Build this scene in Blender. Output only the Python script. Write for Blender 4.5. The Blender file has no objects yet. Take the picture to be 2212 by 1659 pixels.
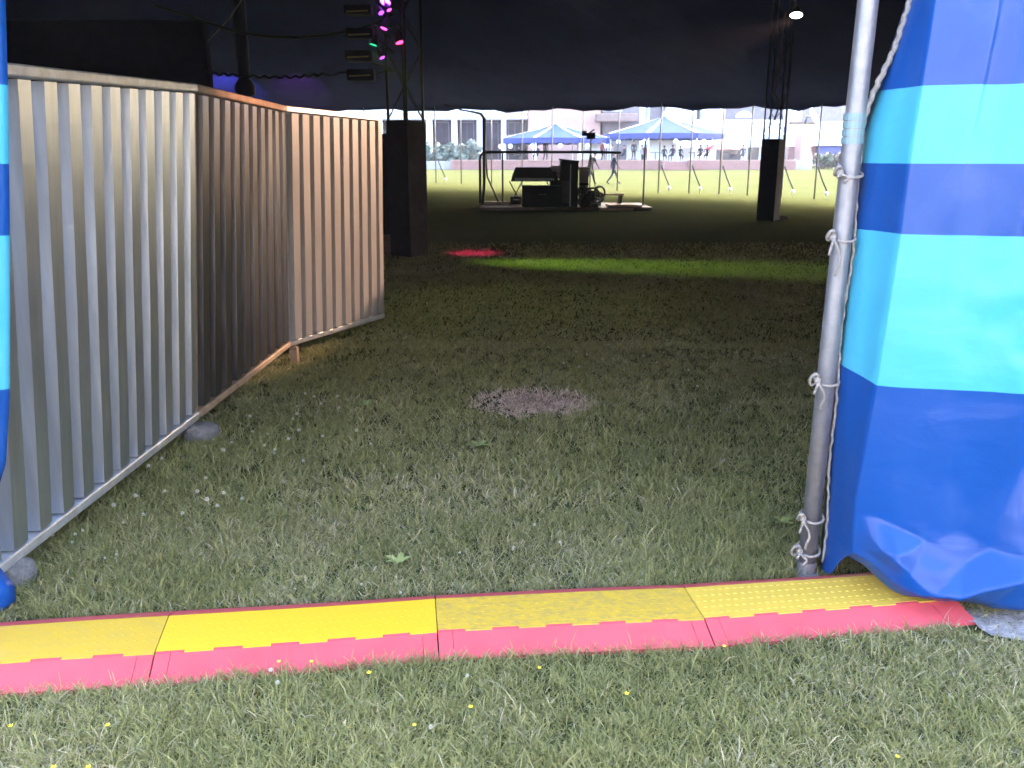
import bpy, math, random
import numpy as np
from mathutils import Vector, Matrix, Quaternion

R = math.radians
random.seed(7)
rng = np.random.default_rng(11)
C = bpy.context.scene.collection
scene = bpy.context.scene

# ------------------------------------------------------------------ camera
PITCH, CAM_H = R(14.9), 1.6
cam_d = bpy.data.cameras.new('camera')
cam = bpy.data.objects.new('camera', cam_d)
C.objects.link(cam)
cam.location = (0, 0, CAM_H)
cam.rotation_euler = (R(90) - PITCH, 0, 0)
cam_d.sensor_fit = 'HORIZONTAL'
cam_d.angle = 2 * math.atan(1106 / 1840)
cam_d.clip_start = 0.05
cam_d.clip_end = 1500
cam_d.dof.use_dof = True
cam_d.dof.focus_distance = 3.6
cam_d.dof.aperture_fstop = 7.0
scene.camera = cam

# ------------------------------------------------------------------ sky and sun
SUN_EL, SUN_AZ = R(36), R(22)
w = bpy.data.worlds.new('World')
scene.world = w
w.use_nodes = True
nt = w.node_tree
bg = nt.nodes['Background']
sky = nt.nodes.new('ShaderNodeTexSky')
sky.sky_type = 'NISHITA'
sky.sun_disc = False
sky.sun_elevation = SUN_EL
sky.sun_rotation = SUN_AZ
sky.air_density = 1.0
sky.dust_density = 4.0
sky.ozone_density = 0.6
nt.links.new(sky.outputs[0], bg.inputs[0])
bg.inputs[1].default_value = 0.15
sun_d = bpy.data.lights.new('sun', 'SUN')
sun = bpy.data.objects.new('sun', sun_d)
C.objects.link(sun)
sun_d.energy = 0.5
sun_d.angle = R(20)
sun_d.color = (1, 0.95, 0.87)
sd = Vector((math.sin(SUN_AZ) * math.cos(SUN_EL), math.cos(SUN_AZ) * math.cos(SUN_EL), math.sin(SUN_EL)))
sun.rotation_euler = (-sd).to_track_quat('-Z', 'Y').to_euler()
sun.location = (20, 30, 60)

scene.view_settings.view_transform = 'Standard'
scene.view_settings.look = 'None'
scene.view_settings.gamma = 1
scene.view_settings.exposure = 4.3
scene.cycles.max_bounces = 6
scene.cycles.use_denoising = True
scene.cycles.sample_clamp_indirect = 6


# ------------------------------------------------------------------ helpers
def ray(x, y):
    c, s = math.cos(PITCH), math.sin(PITCH)
    a, b = (x - 1106) / 1840, (829 - y) / 1840
    return Vector((a, c + b * s, -s + b * c))


def P(x, y, Y):
    d = ray(x, y)
    return Vector((0, 0, CAM_H)) + d * (Y / d.y)


def G(x, y, z=0.0):
    d = ray(x, y)
    return Vector((0, 0, CAM_H)) + d * ((z - CAM_H) / d.z)


def gz(x, y):
    """height of the lawn: level under the tent, rising gently towards the terrace"""
    if y < -5:                       # unseen slope added behind the camera to cut low sky light
        return min(-5 - y, 9) * 0.85
    t = max(0.0, y - 45)
    return min(t, 32) * 0.0205


def tag(o, label=None, cat=None, group=None, kind=None):
    if label: o['label'] = label
    if cat: o['category'] = cat
    if group: o['group'] = group
    if kind: o['kind'] = kind
    return o


def thing(name, label, cat, loc=(0, 0, 0), rz=0, group=None):
    o = bpy.data.objects.new(name, None)
    o.empty_display_size = 0.1
    C.objects.link(o)
    o.location = loc
    o.rotation_euler = (0, 0, rz)
    return tag(o, label, cat, group)


def dup(root, loc=None, rz=None, label=None, group=None, scale=None):
    r = root.copy()
    C.objects.link(r)
    if loc is not None: r.location = loc
    if rz is not None: r.rotation_euler = (0, 0, rz)
    if scale is not None: r.scale = (scale,) * 3
    if label: r['label'] = label
    if group: r['group'] = group
    for ch in list(root.children):
        c = ch.copy()
        C.objects.link(c)
        c.parent = r
        for g in list(ch.children):
            d = g.copy()
            C.objects.link(d)
            d.parent = c
    return r


class MB:
    def __init__(self):
        self.v, self.f, self.m = [], [], []

    def add(self, vs, fs, mi=0):
        b = len(self.v)
        self.v += [Vector(p) for p in vs]
        self.f += [tuple(i + b for i in f) for f in fs]
        self.m += [mi] * len(fs)
        return self

    def box(self, a, b, mi=0):
        x0, y0, z0 = a
        x1, y1, z1 = b
        vs = [(x0, y0, z0), (x1, y0, z0), (x1, y1, z0), (x0, y1, z0), (x0, y0, z1), (x1, y0, z1), (x1, y1, z1), (x0, y1, z1)]
        return self.add(vs, [(0, 3, 2, 1), (4, 5, 6, 7), (0, 1, 5, 4), (1, 2, 6, 5), (2, 3, 7, 6), (3, 0, 4, 7)], mi)

    def bar(self, p, q, wx, wy=None, up=(0, 0, 1), mi=0):
        """rectangular bar between two points"""
        p, q = Vector(p), Vector(q)
        wy = wy or wx
        d = (q - p).normalized()
        u = Vector(up)
        if abs(d.dot(u)) > 0.98: u = Vector((0, 1, 0))
        s = d.cross(u).normalized()
        u = s.cross(d).normalized()
        vs = []
        for e in (p, q):
            for a, b in ((-1, -1), (1, -1), (1, 1), (-1, 1)):
                vs.append(e + s * (a * wx / 2) + u * (b * wy / 2))
        return self.add(vs, [(3, 2, 1, 0), (4, 5, 6, 7), (0, 1, 5, 4), (1, 2, 6, 5), (2, 3, 7, 6), (3, 0, 4, 7)], mi)

    def tube(self, pts, r, n=8, mi=0, cap=True):
        pts = [Vector(p) for p in pts]
        rs = r if isinstance(r, (list, tuple)) else [r] * len(pts)
        prev = None
        rings = []
        for i, p in enumerate(pts):
            d = (pts[min(i + 1, len(pts) - 1)] - pts[max(i - 1, 0)]).normalized()
            if prev is None:
                u = Vector((0, 0, 1)) if abs(d.z) < 0.9 else Vector((0, 1, 0))
                s = d.cross(u).normalized()
            else:
                s = (prev - d * prev.dot(d)).normalized()
            prev = s
            u = d.cross(s)
            rings.append([p + (s * math.cos(2 * math.pi * k / n) + u * math.sin(2 * math.pi * k / n)) * rs[i] for k in range(n)])
        vs = [v for ring in rings for v in ring]
        fs = []
        for i in range(len(pts) - 1):
            for k in range(n):
                fs.append((i * n + k, i * n + (k + 1) % n, (i + 1) * n + (k + 1) % n, (i + 1) * n + k))
        if cap:
            fs.append(tuple(range(n))[::-1])
            fs.append(tuple((len(pts) - 1) * n + k for k in range(n)))
        return self.add(vs, fs, mi)

    def lathe(self, prof, n=16, at=(0, 0, 0), q=None, mi=0):
        """profile of (radius, height) turned about z, then rotated by q and moved"""
        at = Vector(at)
        vs = []
        for r_, z in prof:
            for k in range(n):
                a = 2 * math.pi * k / n
                v = Vector((r_ * math.cos(a), r_ * math.sin(a), z))
                if q is not None: v = q @ v
                vs.append(v + at)
        fs = []
        for i in range(len(prof) - 1):
            for k in range(n):
                fs.append((i * n + k, i * n + (k + 1) % n, (i + 1) * n + (k + 1) % n, (i + 1) * n + k))
        if prof[0][0] > 1e-6: fs.append(tuple(range(n))[::-1])
        if prof[-1][0] > 1e-6: fs.append(tuple((len(prof) - 1) * n + k for k in range(n)))
        return self.add(vs, fs, mi)

    def grid(self, fn, us, vs_, mi=0):
        nu, nv = len(us), len(vs_)
        vs = [fn(u, v) for v in vs_ for u in us]
        fs = [(j * nu + i, j * nu + i + 1, (j + 1) * nu + i + 1, (j + 1) * nu + i) for j in range(nv - 1) for i in range(nu - 1)]
        return self.add(vs, fs, mi)

    def build(self, name, mats, parent=None, loc=None, smooth=False, bevel=0):
        """link as ONE mesh; points are in world space (or local to a parent built at `local`)"""
        me = bpy.data.meshes.new(name)
        if loc is not None:
            off = Vector(loc)
            vv = [tuple(p - off) for p in self.v]
        else:
            vv = [tuple(p) for p in self.v]
        me.from_pydata(vv, [], self.f)
        if not isinstance(mats, (list, tuple)): mats = [mats]
        for m in mats: me.materials.append(m)
        me.polygons.foreach_set('material_index', self.m)
        if smooth: me.polygons.foreach_set('use_smooth', [True] * len(self.f))
        me.update()
        o = bpy.data.objects.new(name, me)
        C.objects.link(o)
        if parent is not None:
            o.parent = parent
            if parent.type == 'MESH' and loc is None:
                pass
        elif loc is not None:
            o.location = loc
        if bevel:
            b = o.modifiers.new('bevel', 'BEVEL')
            b.width = bevel
            b.segments = 2
            b.limit_method = 'ANGLE'
        return o


def mat(name, col, rough=0.6, metal=0.0, var=0.0, vscale=6.0, bump=0.0, bscale=40.0, col2=None, spec=0.5, stretch=(1, 1, 1), emit=None, es=0.0, coat=0.0):
    m = bpy.data.materials.new(name)
    m.use_nodes = True
    n, l = m.node_tree.nodes, m.node_tree.links
    b = n['Principled BSDF']
    b.inputs['Base Color'].default_value = (*col, 1)
    b.inputs['Roughness'].default_value = rough
    b.inputs['Metallic'].default_value = metal
    b.inputs['Specular IOR Level'].default_value = spec
    b.inputs['Coat Weight'].default_value = coat
    if emit:
        b.inputs['Emission Color'].default_value = (*emit, 1)
        b.inputs['Emission Strength'].default_value = es
    if var or col2 or bump:
        tc = n.new('ShaderNodeTexCoord')
        mp = n.new('ShaderNodeMapping')
        mp.inputs['Scale'].default_value = stretch
        l.new(tc.outputs['Object'], mp.inputs[0])
    if var or col2:
        nz = n.new('ShaderNodeTexNoise')
        nz.inputs['Scale'].default_value = vscale
        nz.inputs['Detail'].default_value = 6
        nz.inputs['Roughness'].default_value = 0.65
        l.new(mp.outputs[0], nz.inputs['Vector'])
        rp = n.new('ShaderNodeValToRGB')
        rp.color_ramp.elements[0].position = 0.32
        rp.color_ramp.elements[1].position = 0.68
        c2 = col2 or tuple(min(1, c * (1 + var)) for c in col)
        c1 = col if col2 else tuple(c * (1 - var) for c in col)
        rp.color_ramp.elements[0].color = (*c1, 1)
        rp.color_ramp.elements[1].color = (*c2, 1)
        l.new(nz.outputs['Fac'], rp.inputs[0])
        l.new(rp.outputs[0], b.inputs['Base Color'])
    if bump:
        nb = n.new('ShaderNodeTexNoise')
        nb.inputs['Scale'].default_value = bscale
        nb.inputs['Detail'].default_value = 5
        l.new(mp.outputs[0], nb.inputs['Vector'])
        bp = n.new('ShaderNodeBump')
        bp.inputs['Strength'].default_value = bump
        bp.inputs['Distance'].default_value = 0.02
        l.new(nb.outputs['Fac'], bp.inputs['Height'])
        l.new(bp.outputs[0], b.inputs['Normal'])
    return m


def lerp(a, b, t): return a + (b - a) * t


def interp(x, xs, ys): return float(np.interp(x, xs, ys))


def sstep(a, b, x):
    t = min(1, max(0, (x - a) / (b - a)))
    return t * t * (3 - 2 * t)


# ------------------------------------------------------------------ materials
M = {}
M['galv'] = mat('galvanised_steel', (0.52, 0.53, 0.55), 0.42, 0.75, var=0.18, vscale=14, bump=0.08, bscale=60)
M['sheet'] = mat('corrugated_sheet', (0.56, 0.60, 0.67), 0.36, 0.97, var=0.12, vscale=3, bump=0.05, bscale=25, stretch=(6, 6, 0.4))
M['sheet_shaded'] = mat('shaded_corrugated_sheet', (0.105, 0.10, 0.102), 0.33, 0.95, var=0.2, vscale=3, bump=0.05, bscale=25, stretch=(6, 6, 0.4))  # deeper shade on the middle panel is put into this base colour
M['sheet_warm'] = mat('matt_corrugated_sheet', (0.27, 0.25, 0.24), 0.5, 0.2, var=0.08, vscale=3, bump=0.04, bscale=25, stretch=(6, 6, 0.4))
M['rust_rail'] = mat('weathered_rail', (0.30, 0.22, 0.16), 0.6, 0.4, var=0.3, vscale=10)
M['pole'] = mat('grey_scaffold_pole', (0.21, 0.21, 0.23), 0.48, 0.55, var=0.15, vscale=18, bump=0.06, bscale=90)
M['black'] = mat('black_cloth', (0.020, 0.019, 0.024), 0.85, var=0.3, vscale=5, bump=0.2, bscale=12, spec=0.2)
M['black_box'] = mat('black_painted_ply', (0.020, 0.018, 0.021), 0.7, var=0.3, vscale=8, spec=0.2)
M['brown_cloth'] = mat('dark_brown_cloth', (0.09, 0.062, 0.054), 0.85, var=0.25, vscale=4, spec=0.2)
M['grey_face'] = mat('mauve_board_lit_side', (0.40, 0.31, 0.29), 0.8, var=0.15, vscale=4)
M['dark_metal'] = mat('dark_steel', (0.03, 0.03, 0.035), 0.5, 0.5)
M['roof'] = mat('tent_roof_lining', (0.026, 0.030, 0.115), 1.0, var=0.18, vscale=0.5, bump=0.25, bscale=1.2, spec=0.0)
M['rope'] = mat('dirty_white_rope', (0.27, 0.24, 0.22), 0.85, var=0.25, vscale=60, bump=0.6, bscale=220)
M['wood'] = mat('pale_plywood', (0.66, 0.48, 0.31), 0.6, var=0.2, vscale=8, stretch=(1, 8, 1))
M['wood_dark'] = mat('brown_wood', (0.20, 0.12, 0.07), 0.6, var=0.25, vscale=8, stretch=(1, 8, 1))
M['concrete'] = mat('grey_concrete', (0.11, 0.105, 0.105), 0.9, var=0.2, vscale=25, bump=0.5, bscale=80)
M['white_paint'] = mat('white_render', (0.80, 0.80, 0.82), 0.7, var=0.04, vscale=1)
M['white_trim'] = mat('white_gloss_trim', (0.82, 0.82, 0.84), 0.4)
M['fascia'] = mat('cream_fascia', (0.60, 0.57, 0.55), 0.7, var=0.05, vscale=2)
M['slate'] = mat('grey_slate', (0.15, 0.13, 0.14), 0.7, var=0.15, vscale=2)
M['glass'] = mat('dark_window_glass', (0.035, 0.032, 0.038), 0.12, var=0.4, vscale=1.0)
M['glass_blue'] = mat('bluish_window_glass', (0.18, 0.25, 0.42), 0.12)
M['canopy_blue'] = mat('blue_canopy_fabric', (0.003, 0.035, 0.14), 0.95, var=0.1, vscale=1, spec=0.05)
M['canopy_white'] = mat('white_canopy_fabric', (0.75, 0.77, 0.8), 0.6)
M['valance'] = mat('navy_valance_fabric', (0.012, 0.03, 0.16), 0.7)
M['globe'] = mat('white_globe_glass', (0.85, 0.85, 0.85), 0.3)
M['navy_wall'] = mat('blue_painted_wall', (0.06, 0.08, 0.30), 0.7, var=0.1, vscale=1)
M['red_cloth'] = mat('red_parasol_fabric', (0.45, 0.03, 0.04), 0.7)
M['tape'] = mat('grey_green_tape', (0.14, 0.22, 0.24), 0.45)
M['cable'] = mat('black_cable', (0.010, 0.010, 0.012), 0.5)
M['leaf'] = mat('bush_leaf', (0.05, 0.075, 0.04), 0.6, var=0.4, vscale=3)
M['leaf_grey'] = mat('grey_green_leaf', (0.10, 0.135, 0.11), 0.6, var=0.35, vscale=3)
M['bark'] = mat('bark', (0.08, 0.06, 0.04), 0.9)
M['weed'] = mat('weed_leaf', (0.21, 0.24, 0.075), 0.55, var=0.25, vscale=30)
M['petal_white'] = mat('white_petal', (0.50, 0.47, 0.38), 0.7, var=0.12, vscale=200)
M['petal_yellow'] = mat('yellow_petal', (0.80, 0.62, 0.03), 0.5)
M['stem'] = mat('flower_stem', (0.08, 0.13, 0.04), 0.6)
M['amber'] = mat('amber_gel', (0.30, 0.22, 0.06), 0.4)


def brick_mat(name, c1, c2, mortar, scale):
    m = bpy.data.materials.new(name)
    m.use_nodes = True
    n, l = m.node_tree.nodes, m.node_tree.links
    b = n['Principled BSDF']
    b.inputs['Roughness'].default_value = 0.85
    tc = n.new('ShaderNodeTexCoord')
    mp = n.new('ShaderNodeMapping')
    mp.inputs['Rotation'].default_value = (R(90), 0, 0)
    br = n.new('ShaderNodeTexBrick')
    br.inputs['Color1'].default_value = (*c1, 1)
    br.inputs['Color2'].default_value = (*c2, 1)
    br.inputs['Mortar'].default_value = (*mortar, 1)
    br.inputs['Scale'].default_value = scale
    l.new(tc.outputs['Object'], mp.inputs[0])
    l.new(mp.outputs[0], br.inputs['Vector'])
    l.new(br.outputs['Color'], b.inputs['Base Color'])
    return m


M['brick'] = brick_mat('terrace_brick', (0.30, 0.13, 0.11), (0.24, 0.10, 0.09), (0.32, 0.25, 0.23), 2.2)
M['brick_pale'] = brick_mat('salmon_brick', (0.42, 0.24, 0.19), (0.37, 0.20, 0.16), (0.42, 0.33, 0.29), 2.2)


def tarp_mat():
    m = bpy.data.materials.new('striped_tarpaulin')
    m.use_nodes = True
    n, l = m.node_tree.nodes, m.node_tree.links
    b = n['Principled BSDF']
    at = n.new('ShaderNodeAttribute')
    at.attribute_name = 'rest_height'
    dv = n.new('ShaderNodeMath')
    dv.operation = 'DIVIDE'
    dv.inputs[1].default_value = 3.4
    l.new(at.outputs['Fac'], dv.inputs[0])
    rp = n.new('ShaderNodeValToRGB')
    rp.color_ramp.interpolation = 'CONSTANT'
    blue, cyan = (0.004, 0.047, 0.21, 1), (0.046, 0.275, 0.39, 1)
    e = rp.color_ramp.elements
    e[0].position, e[0].color = 0, blue
    e[1].position, e[1].color = 0.829 / 3.4, cyan
    for z, c in ((1.344, blue), (1.578, cyan), (1.815, blue), (2.40, cyan), (2.65, blue)):
        k = e.new(z / 3.4)
        k.color = c
    l.new(dv.outputs[0], rp.inputs[0])
    tc = n.new('ShaderNodeTexCoord')
    nz = n.new('ShaderNodeTexNoise')
    nz.inputs['Scale'].default_value = 5
    nz.inputs['Detail'].default_value = 7
    l.new(tc.outputs['Object'], nz.inputs['Vector'])
    mx = n.new('ShaderNodeMix')
    mx.data_type = 'RGBA'
    mx.blend_type = 'MULTIPLY'
    mx.inputs['Factor'].default_value = 0.25
    l.new(rp.outputs[0], mx.inputs['A'])
    l.new(nz.outputs['Color'], mx.inputs['B'])
    hs = n.new('ShaderNodeMix')           # scuffed, slightly greyer in worn spots
    hs.data_type = 'RGBA'
    l.new(rp.outputs[0], hs.inputs['A'])
    hs.inputs['B'].default_value = (0.30, 0.38, 0.55, 1)
    mr = n.new('ShaderNodeMapRange')
    mr.inputs['From Min'].default_value = 0.55
    mr.inputs['From Max'].default_value = 0.8
    mr.inputs['To Max'].default_value = 0.06
    l.new(nz.outputs['Fac'], mr.inputs['Value'])
    l.new(mr.outputs[0], hs.inputs['Factor'])
    l.new(hs.outputs['Result'], b.inputs['Base Color'])
    b.inputs['Roughness'].default_value = 0.28
    b.inputs['Specular IOR Level'].default_value = 0.26
    # fine creasing of coated cloth
    mp = n.new('ShaderNodeMapping')
    mp.inputs['Scale'].default_value = (1, 1, 2.2)
    mp.inputs['Rotation'].default_value = (0, R(25), 0)
    l.new(tc.outputs['Object'], mp.inputs[0])
    n2 = n.new('ShaderNodeTexNoise')
    n2.inputs['Scale'].default_value = 4.5
    n2.inputs['Detail'].default_value = 4
    n2.inputs['Distortion'].default_value = 0.4
    l.new(mp.outputs[0], n2.inputs['Vector'])
    bp = n.new('ShaderNodeBump')
    bp.inputs['Strength'].default_value = 0.12
    bp.inputs['Distance'].default_value = 0.03
    l.new(n2.outputs['Fac'], bp.inputs['Height'])
    l.new(bp.outputs[0], b.inputs['Normal'])
    return m


M['tarp'] = tarp_mat()


def lawn_mat():
    m = bpy.data.materials.new('lawn_ground')
    m.use_nodes = True
    n, l = m.node_tree.nodes, m.node_tree.links
    b = n['Principled BSDF']
    b.inputs['Roughness'].default_value = 0.9
    b.inputs['Specular IOR Level'].default_value = 0.0
    tc = n.new('ShaderNodeTexCoord')

    def noise(scale, det=6):
        z = n.new('ShaderNodeTexNoise')
        z.inputs['Scale'].default_value = scale
        z.inputs['Detail'].default_value = det
        z.inputs['Roughness'].default_value = 0.7
        l.new(tc.outputs['Object'], z.inputs['Vector'])
        return z
    fine, mid, big = noise(45), noise(3), noise(0.25)

    def ramp(src, p0, c0, p1, c1):
        r = n.new('ShaderNodeValToRGB')
        r.color_ramp.elements[0].position, r.color_ramp.elements[0].color = p0, (*c0, 1)
        r.color_ramp.elements[1].position, r.color_ramp.elements[1].color = p1, (*c1, 1)
        l.new(src.outputs['Fac'], r.inputs[0])
        return r
    a = ramp(fine, 0.3, (0.036, 0.046, 0.018), 0.7, (0.088, 0.098, 0.038))
    c = ramp(mid, 0.35, (0.052, 0.062, 0.024), 0.68, (0.098, 0.100, 0.042))
    d = ramp(big, 0.35, (0.056, 0.066, 0.024), 0.65, (0.092, 0.090, 0.040))
    m1 = n.new('ShaderNodeMix'); m1.data_type = 'RGBA'; m1.inputs['Factor'].default_value = 0.45
    m2 = n.new('ShaderNodeMix'); m2.data_type = 'RGBA'; m2.inputs['Factor'].default_value = 0.4
    l.new(a.outputs[0], m1.inputs['A']); l.new(c.outputs[0], m1.inputs['B'])
    l.new(m1.outputs['Result'], m2.inputs['A']); l.new(d.outputs[0], m2.inputs['B'])
    l.new(m2.outputs['Result'], b.inputs['Base Color'])
    bp = n.new('ShaderNodeBump')
    bp.inputs['Strength'].default_value = 0.8
    bp.inputs['Distance'].default_value = 0.05
    l.new(fine.outputs['Fac'], bp.inputs['Height'])
    l.new(bp.outputs[0], b.inputs['Normal'])
    return m


M['lawn'] = lawn_mat()


def blade_mat():
    m = bpy.data.materials.new('grass_blades')
    m.use_nodes = True
    n, l = m.node_tree.nodes, m.node_tree.links
    b = n['Principled BSDF']
    at = n.new('ShaderNodeAttribute')
    at.attribute_name = 'blade_colour'
    l.new(at.outputs['Color'], b.inputs['Base Color'])
    b.inputs['Roughness'].default_value = 0.55
    b.inputs['Specular IOR Level'].default_value = 0.06
    tr = n.new('ShaderNodeBsdfTranslucent')
    l.new(at.outputs['Color'], tr.inputs['Color'])
    mx = n.new('ShaderNodeMixShader')
    mx.inputs[0].default_value = 0.42
    l.new(b.outputs[0], mx.inputs[1])
    l.new(tr.outputs[0], mx.inputs[2])
    l.new(mx.outputs[0], n['Material Output'].inputs['Surface'])
    return m


M['blade'] = blade_mat()

# ------------------------------------------------------------------ ground
ys = [-5, -2, 0, 10, 20, 30, 40, 45] + list(range(47, 80, 2)) + [90, 110, 130]
xs = [-120, -80, -40, -20, 0, 20, 40, 80, 120]
lawn = MB().grid(lambda u, v: (u, v, gz(u, v)), xs, ys).build('lawn', M['lawn'])
tag(lawn, 'mown green lawn running under the tent to the terrace', 'lawn', kind='structure')
M['sky_screen_slope'] = mat('pale_sky_screen', (0.34, 0.33, 0.32), 0.9, var=0.12, vscale=2, bump=0.3, bscale=30)
sky_screen_slope = MB().grid(lambda u, v: (u, v, gz(u, v)), xs, [-60, -14, -11, -8, -6.5, -5]).build('path', M['sky_screen_slope'])  # added out of view: hides low sky, bounces pale light forward
tag(sky_screen_slope, 'unseen pale slope added behind the camera to shape the light', 'path', kind='structure')
# bald straw-coloured patch of worn turf
wpt = MB()
pts = [(0.14 + (0.26 + 0.05 * math.sin(3 * a + 1) + 0.03 * math.sin(7 * a)) * math.cos(a), 5.5 + (0.20 + 0.04 * math.sin(4 * a)) * math.sin(a), 0.004) for a in np.linspace(0, 2 * math.pi, 41)[:-1]]
wpt.add([(0.14, 5.5, 0.006)] + pts, [(0, 1 + k, 1 + (k + 1) % 40) for k in range(40)])
M['bald'] = mat('bald_turf', (0.19, 0.125, 0.10), 0.95, col2=(0.42, 0.29, 0.24), vscale=30, bump=0.8, bscale=60)
tag(wpt.build('ground', M['bald']), 'worn straw-coloured bald patch of turf in the middle of the lawn', 'ground', kind='structure')
# grey worn concrete beside the ramp end
cp = MB()
pts = []
cxp, cyp = 2.05, 2.62
for k in range(28):
    a = 2 * math.pi * k / 28
    rr = 1 + 0.10 * math.sin(3 * a + 1) + 0.05 * math.sin(7 * a)
    pts.append((cxp + 0.62 * rr * math.cos(a) + 0.1, cyp + 0.135 * rr * math.sin(a) - 0.10 * math.cos(a), 0.012))
cp.add([(cxp, cyp, 0.014)] + pts, [(0, 1 + k, 1 + (k + 1) % 28) for k in range(28)])
M['gravel'] = mat('gritty_concrete', (0.12, 0.105, 0.105), 0.9, col2=(0.34, 0.31, 0.31), vscale=38, bump=0.8, bscale=70)
tag(cp.build('path', M['gravel']), 'patch of pale gritty concrete beside the end of the red and yellow ramp', 'path', kind='structure')

# ------------------------------------------------------------------ the tent
eave_ctrl = [(-1.85, 2.72, 2.42), (1.2, 3.05, 2.42), (3.2, 2.95, 2.5), (7, 4.6, 3.2), (11, 9, 3.2), (13.6, 16, 3.3), (14.2, 23, 3.4), (13.4, 30, 3.5),
             (12.0, 34.6, 3.6), (10.3, 38.0, 3.75), (6.9, 41.2, 3.95), (3.6, 44.8, 4.05), (-0.3, 48.6, 4.2), (-4.5, 52, 4.4), (-10, 54.5, 4.5), (-17, 54.5, 4.5),
             (-25, 51, 4.3), (-31, 43, 4.0), (-33, 33, 3.7), (-31, 22, 3.4), (-25, 12, 3.2), (-14, 5.5, 3.15), (-6, 3.0, 2.85)]
APEX = Vector((-9, 28, 13.0))


def spline(ctrl, per=6):
    out = []
    n_ = len(ctrl)
    for i in range(n_):
        p0, p1, p2, p3 = (Vector(ctrl[(i + k - 1) % n_]) for k in range(4))
        for j in range(per):
            t = j / per
            out.append(0.5 * ((2 * p1) + (p2 - p0) * t + (2 * p0 - 5 * p1 + 4 * p2 - p3) * t * t + (3 * p1 - p0 - 3 * p2 + p3) * t ** 3))
    return out


EAVE = spline(eave_ctrl)


def roof_point(e, s):
    p = e.lerp(APEX, s)
    p.z -= 1.1 * math.sin(math.pi * min(1, s * 1.0)) * (1 - 0.3 * s)
    return p


def roof_z(x, y):
    """height of the lining above a spot"""
    d = Vector((x - APEX.x, y - APEX.y))
    a = math.atan2(d.y, d.x)
    best = min(EAVE, key=lambda e: abs((math.atan2(e.y - APEX.y, e.x - APEX.x) - a + math.pi) % (2 * math.pi) - math.pi))
    s = 1 - d.length / Vector((best.x - APEX.x, best.y - APEX.y)).length
    return roof_point(best, s).z


tent = thing('big_tent', 'huge dark lined marquee roof over the lawn, open along its far side', 'tent', (-9, 28, 0))
rm = MB()
nE = len(EAVE)
S = [i / 22 for i in range(23)]
for j, s in enumerate(S):
    for i, e in enumerate(EAVE):
        rm.v.append(roof_point(e, s) + Vector((0, 0, 0.05 * math.sin(i * 1.7) * (1 - s))))
for j in range(len(S) - 1):
    for i in range(nE):
        rm.f.append((j * nE + i, j * nE + (i + 1) % nE, (j + 1) * nE + (i + 1) % nE, (j + 1) * nE + i))
        rm.m.append(0)
# hanging hem along the eave, scalloped a little
b0 = len(rm.v)
for i, e in enumerate(EAVE):
    rm.v.append(Vector((e.x, e.y, e.z - 0.16 - 0.07 * math.sin(i * 0.9) - 0.05 * math.sin(i * 2.3))))
for i in range(nE):
    rm.f.append((b0 + i, b0 + (i + 1) % nE, (i + 1) % nE, i))
    rm.m.append(0)
for v in rm.v: v -= Vector((-9, 28, 0))
rm.build('roof', M['roof'], tent, smooth=True)


def wall_mesh(path, name, mat_, z0=0.0, parent=None):
    """plain closed tent wall hung from the eave along a path of (x, y, top)"""
    mb = MB()
    n_ = len(path)
    zz = [0.02, 0.4, 0.829, 1.1, 1.344, 1.578, 1.815, 2.1, 2.3, 3.0]
    for z in zz:
        for i, p in enumerate(path):
            mb.v.append(Vector((p.x + 0.05 * math.sin(i * 2.2), p.y + 0.05 * math.cos(i * 2.2), z if z < 3 else p.z - 0.05)))
    for j in range(len(zz) - 1):
        for i in range(n_ - 1):
            mb.f.append((j * n_ + i, j * n_ + i + 1, (j + 1) * n_ + i + 1, (j + 1) * n_ + i))
            mb.m.append(0)
    o = mb.build(name, mat_, parent, smooth=False)
    at = o.data.attributes.new('rest_height', 'FLOAT', 'POINT')
    at.data.foreach_set('value', [v.co.z for v in o.data.vertices])
    return o


def add_rest(o, vals):
    at = o.data.attributes.new('rest_height', 'FLOAT', 'POINT')
    at.data.foreach_set('value', vals)


# right-hand entrance wall: laced edge, turned-in strip, fold, then the broad sheet with a crumpled hem
ZK = [0.017, 0.344, 0.755, 1.309, 1.583, 1.70, 1.83, 2.111, 3.1]
XE = [1.228, 1.225, 1.212, 1.219, 1.219, 1.228, 1.258, 1.322, 1.52]
ZF = [0.10, 0.405, 0.796, 1.323, 1.584, 1.819, 2.086, 3.1]
XF = [1.245, 1.237, 1.262, 1.286, 1.291, 1.301, 1.311, 1.37]
HASH = [random.Random(k * 7919 + 13).uniform(-1, 1) for k in range(4096)]


def facets(s, z, h, seed):
    """flat triangular facets, the way stiff coated cloth crumples"""
    s2 = s + 0.35 * h * math.sin(z * 2.2 / h * 0.5 + seed) + 0.45 * z
    z2 = z * 1.1 + 0.3 * h * math.sin(s * 1.7 / h + seed * 2)
    u, v = s2 / h + 50, z2 / h + 50
    i, j = int(math.floor(u)), int(math.floor(v))
    a, b = u - i, v - j
    g = lambda p, q: HASH[(p * 73 + q * 179 + seed * 31) % 4096]
    if a + b < 1:
        return g(i, j) * (1 - a - b) + g(i + 1, j) * a + g(i, j + 1) * b
    return g(i + 1, j + 1) * (a + b - 1) + g(i, j + 1) * (1 - a) + g(i + 1, j) * (1 - b)


from mathutils.geometry import delaunay_2d_cdt
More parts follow.
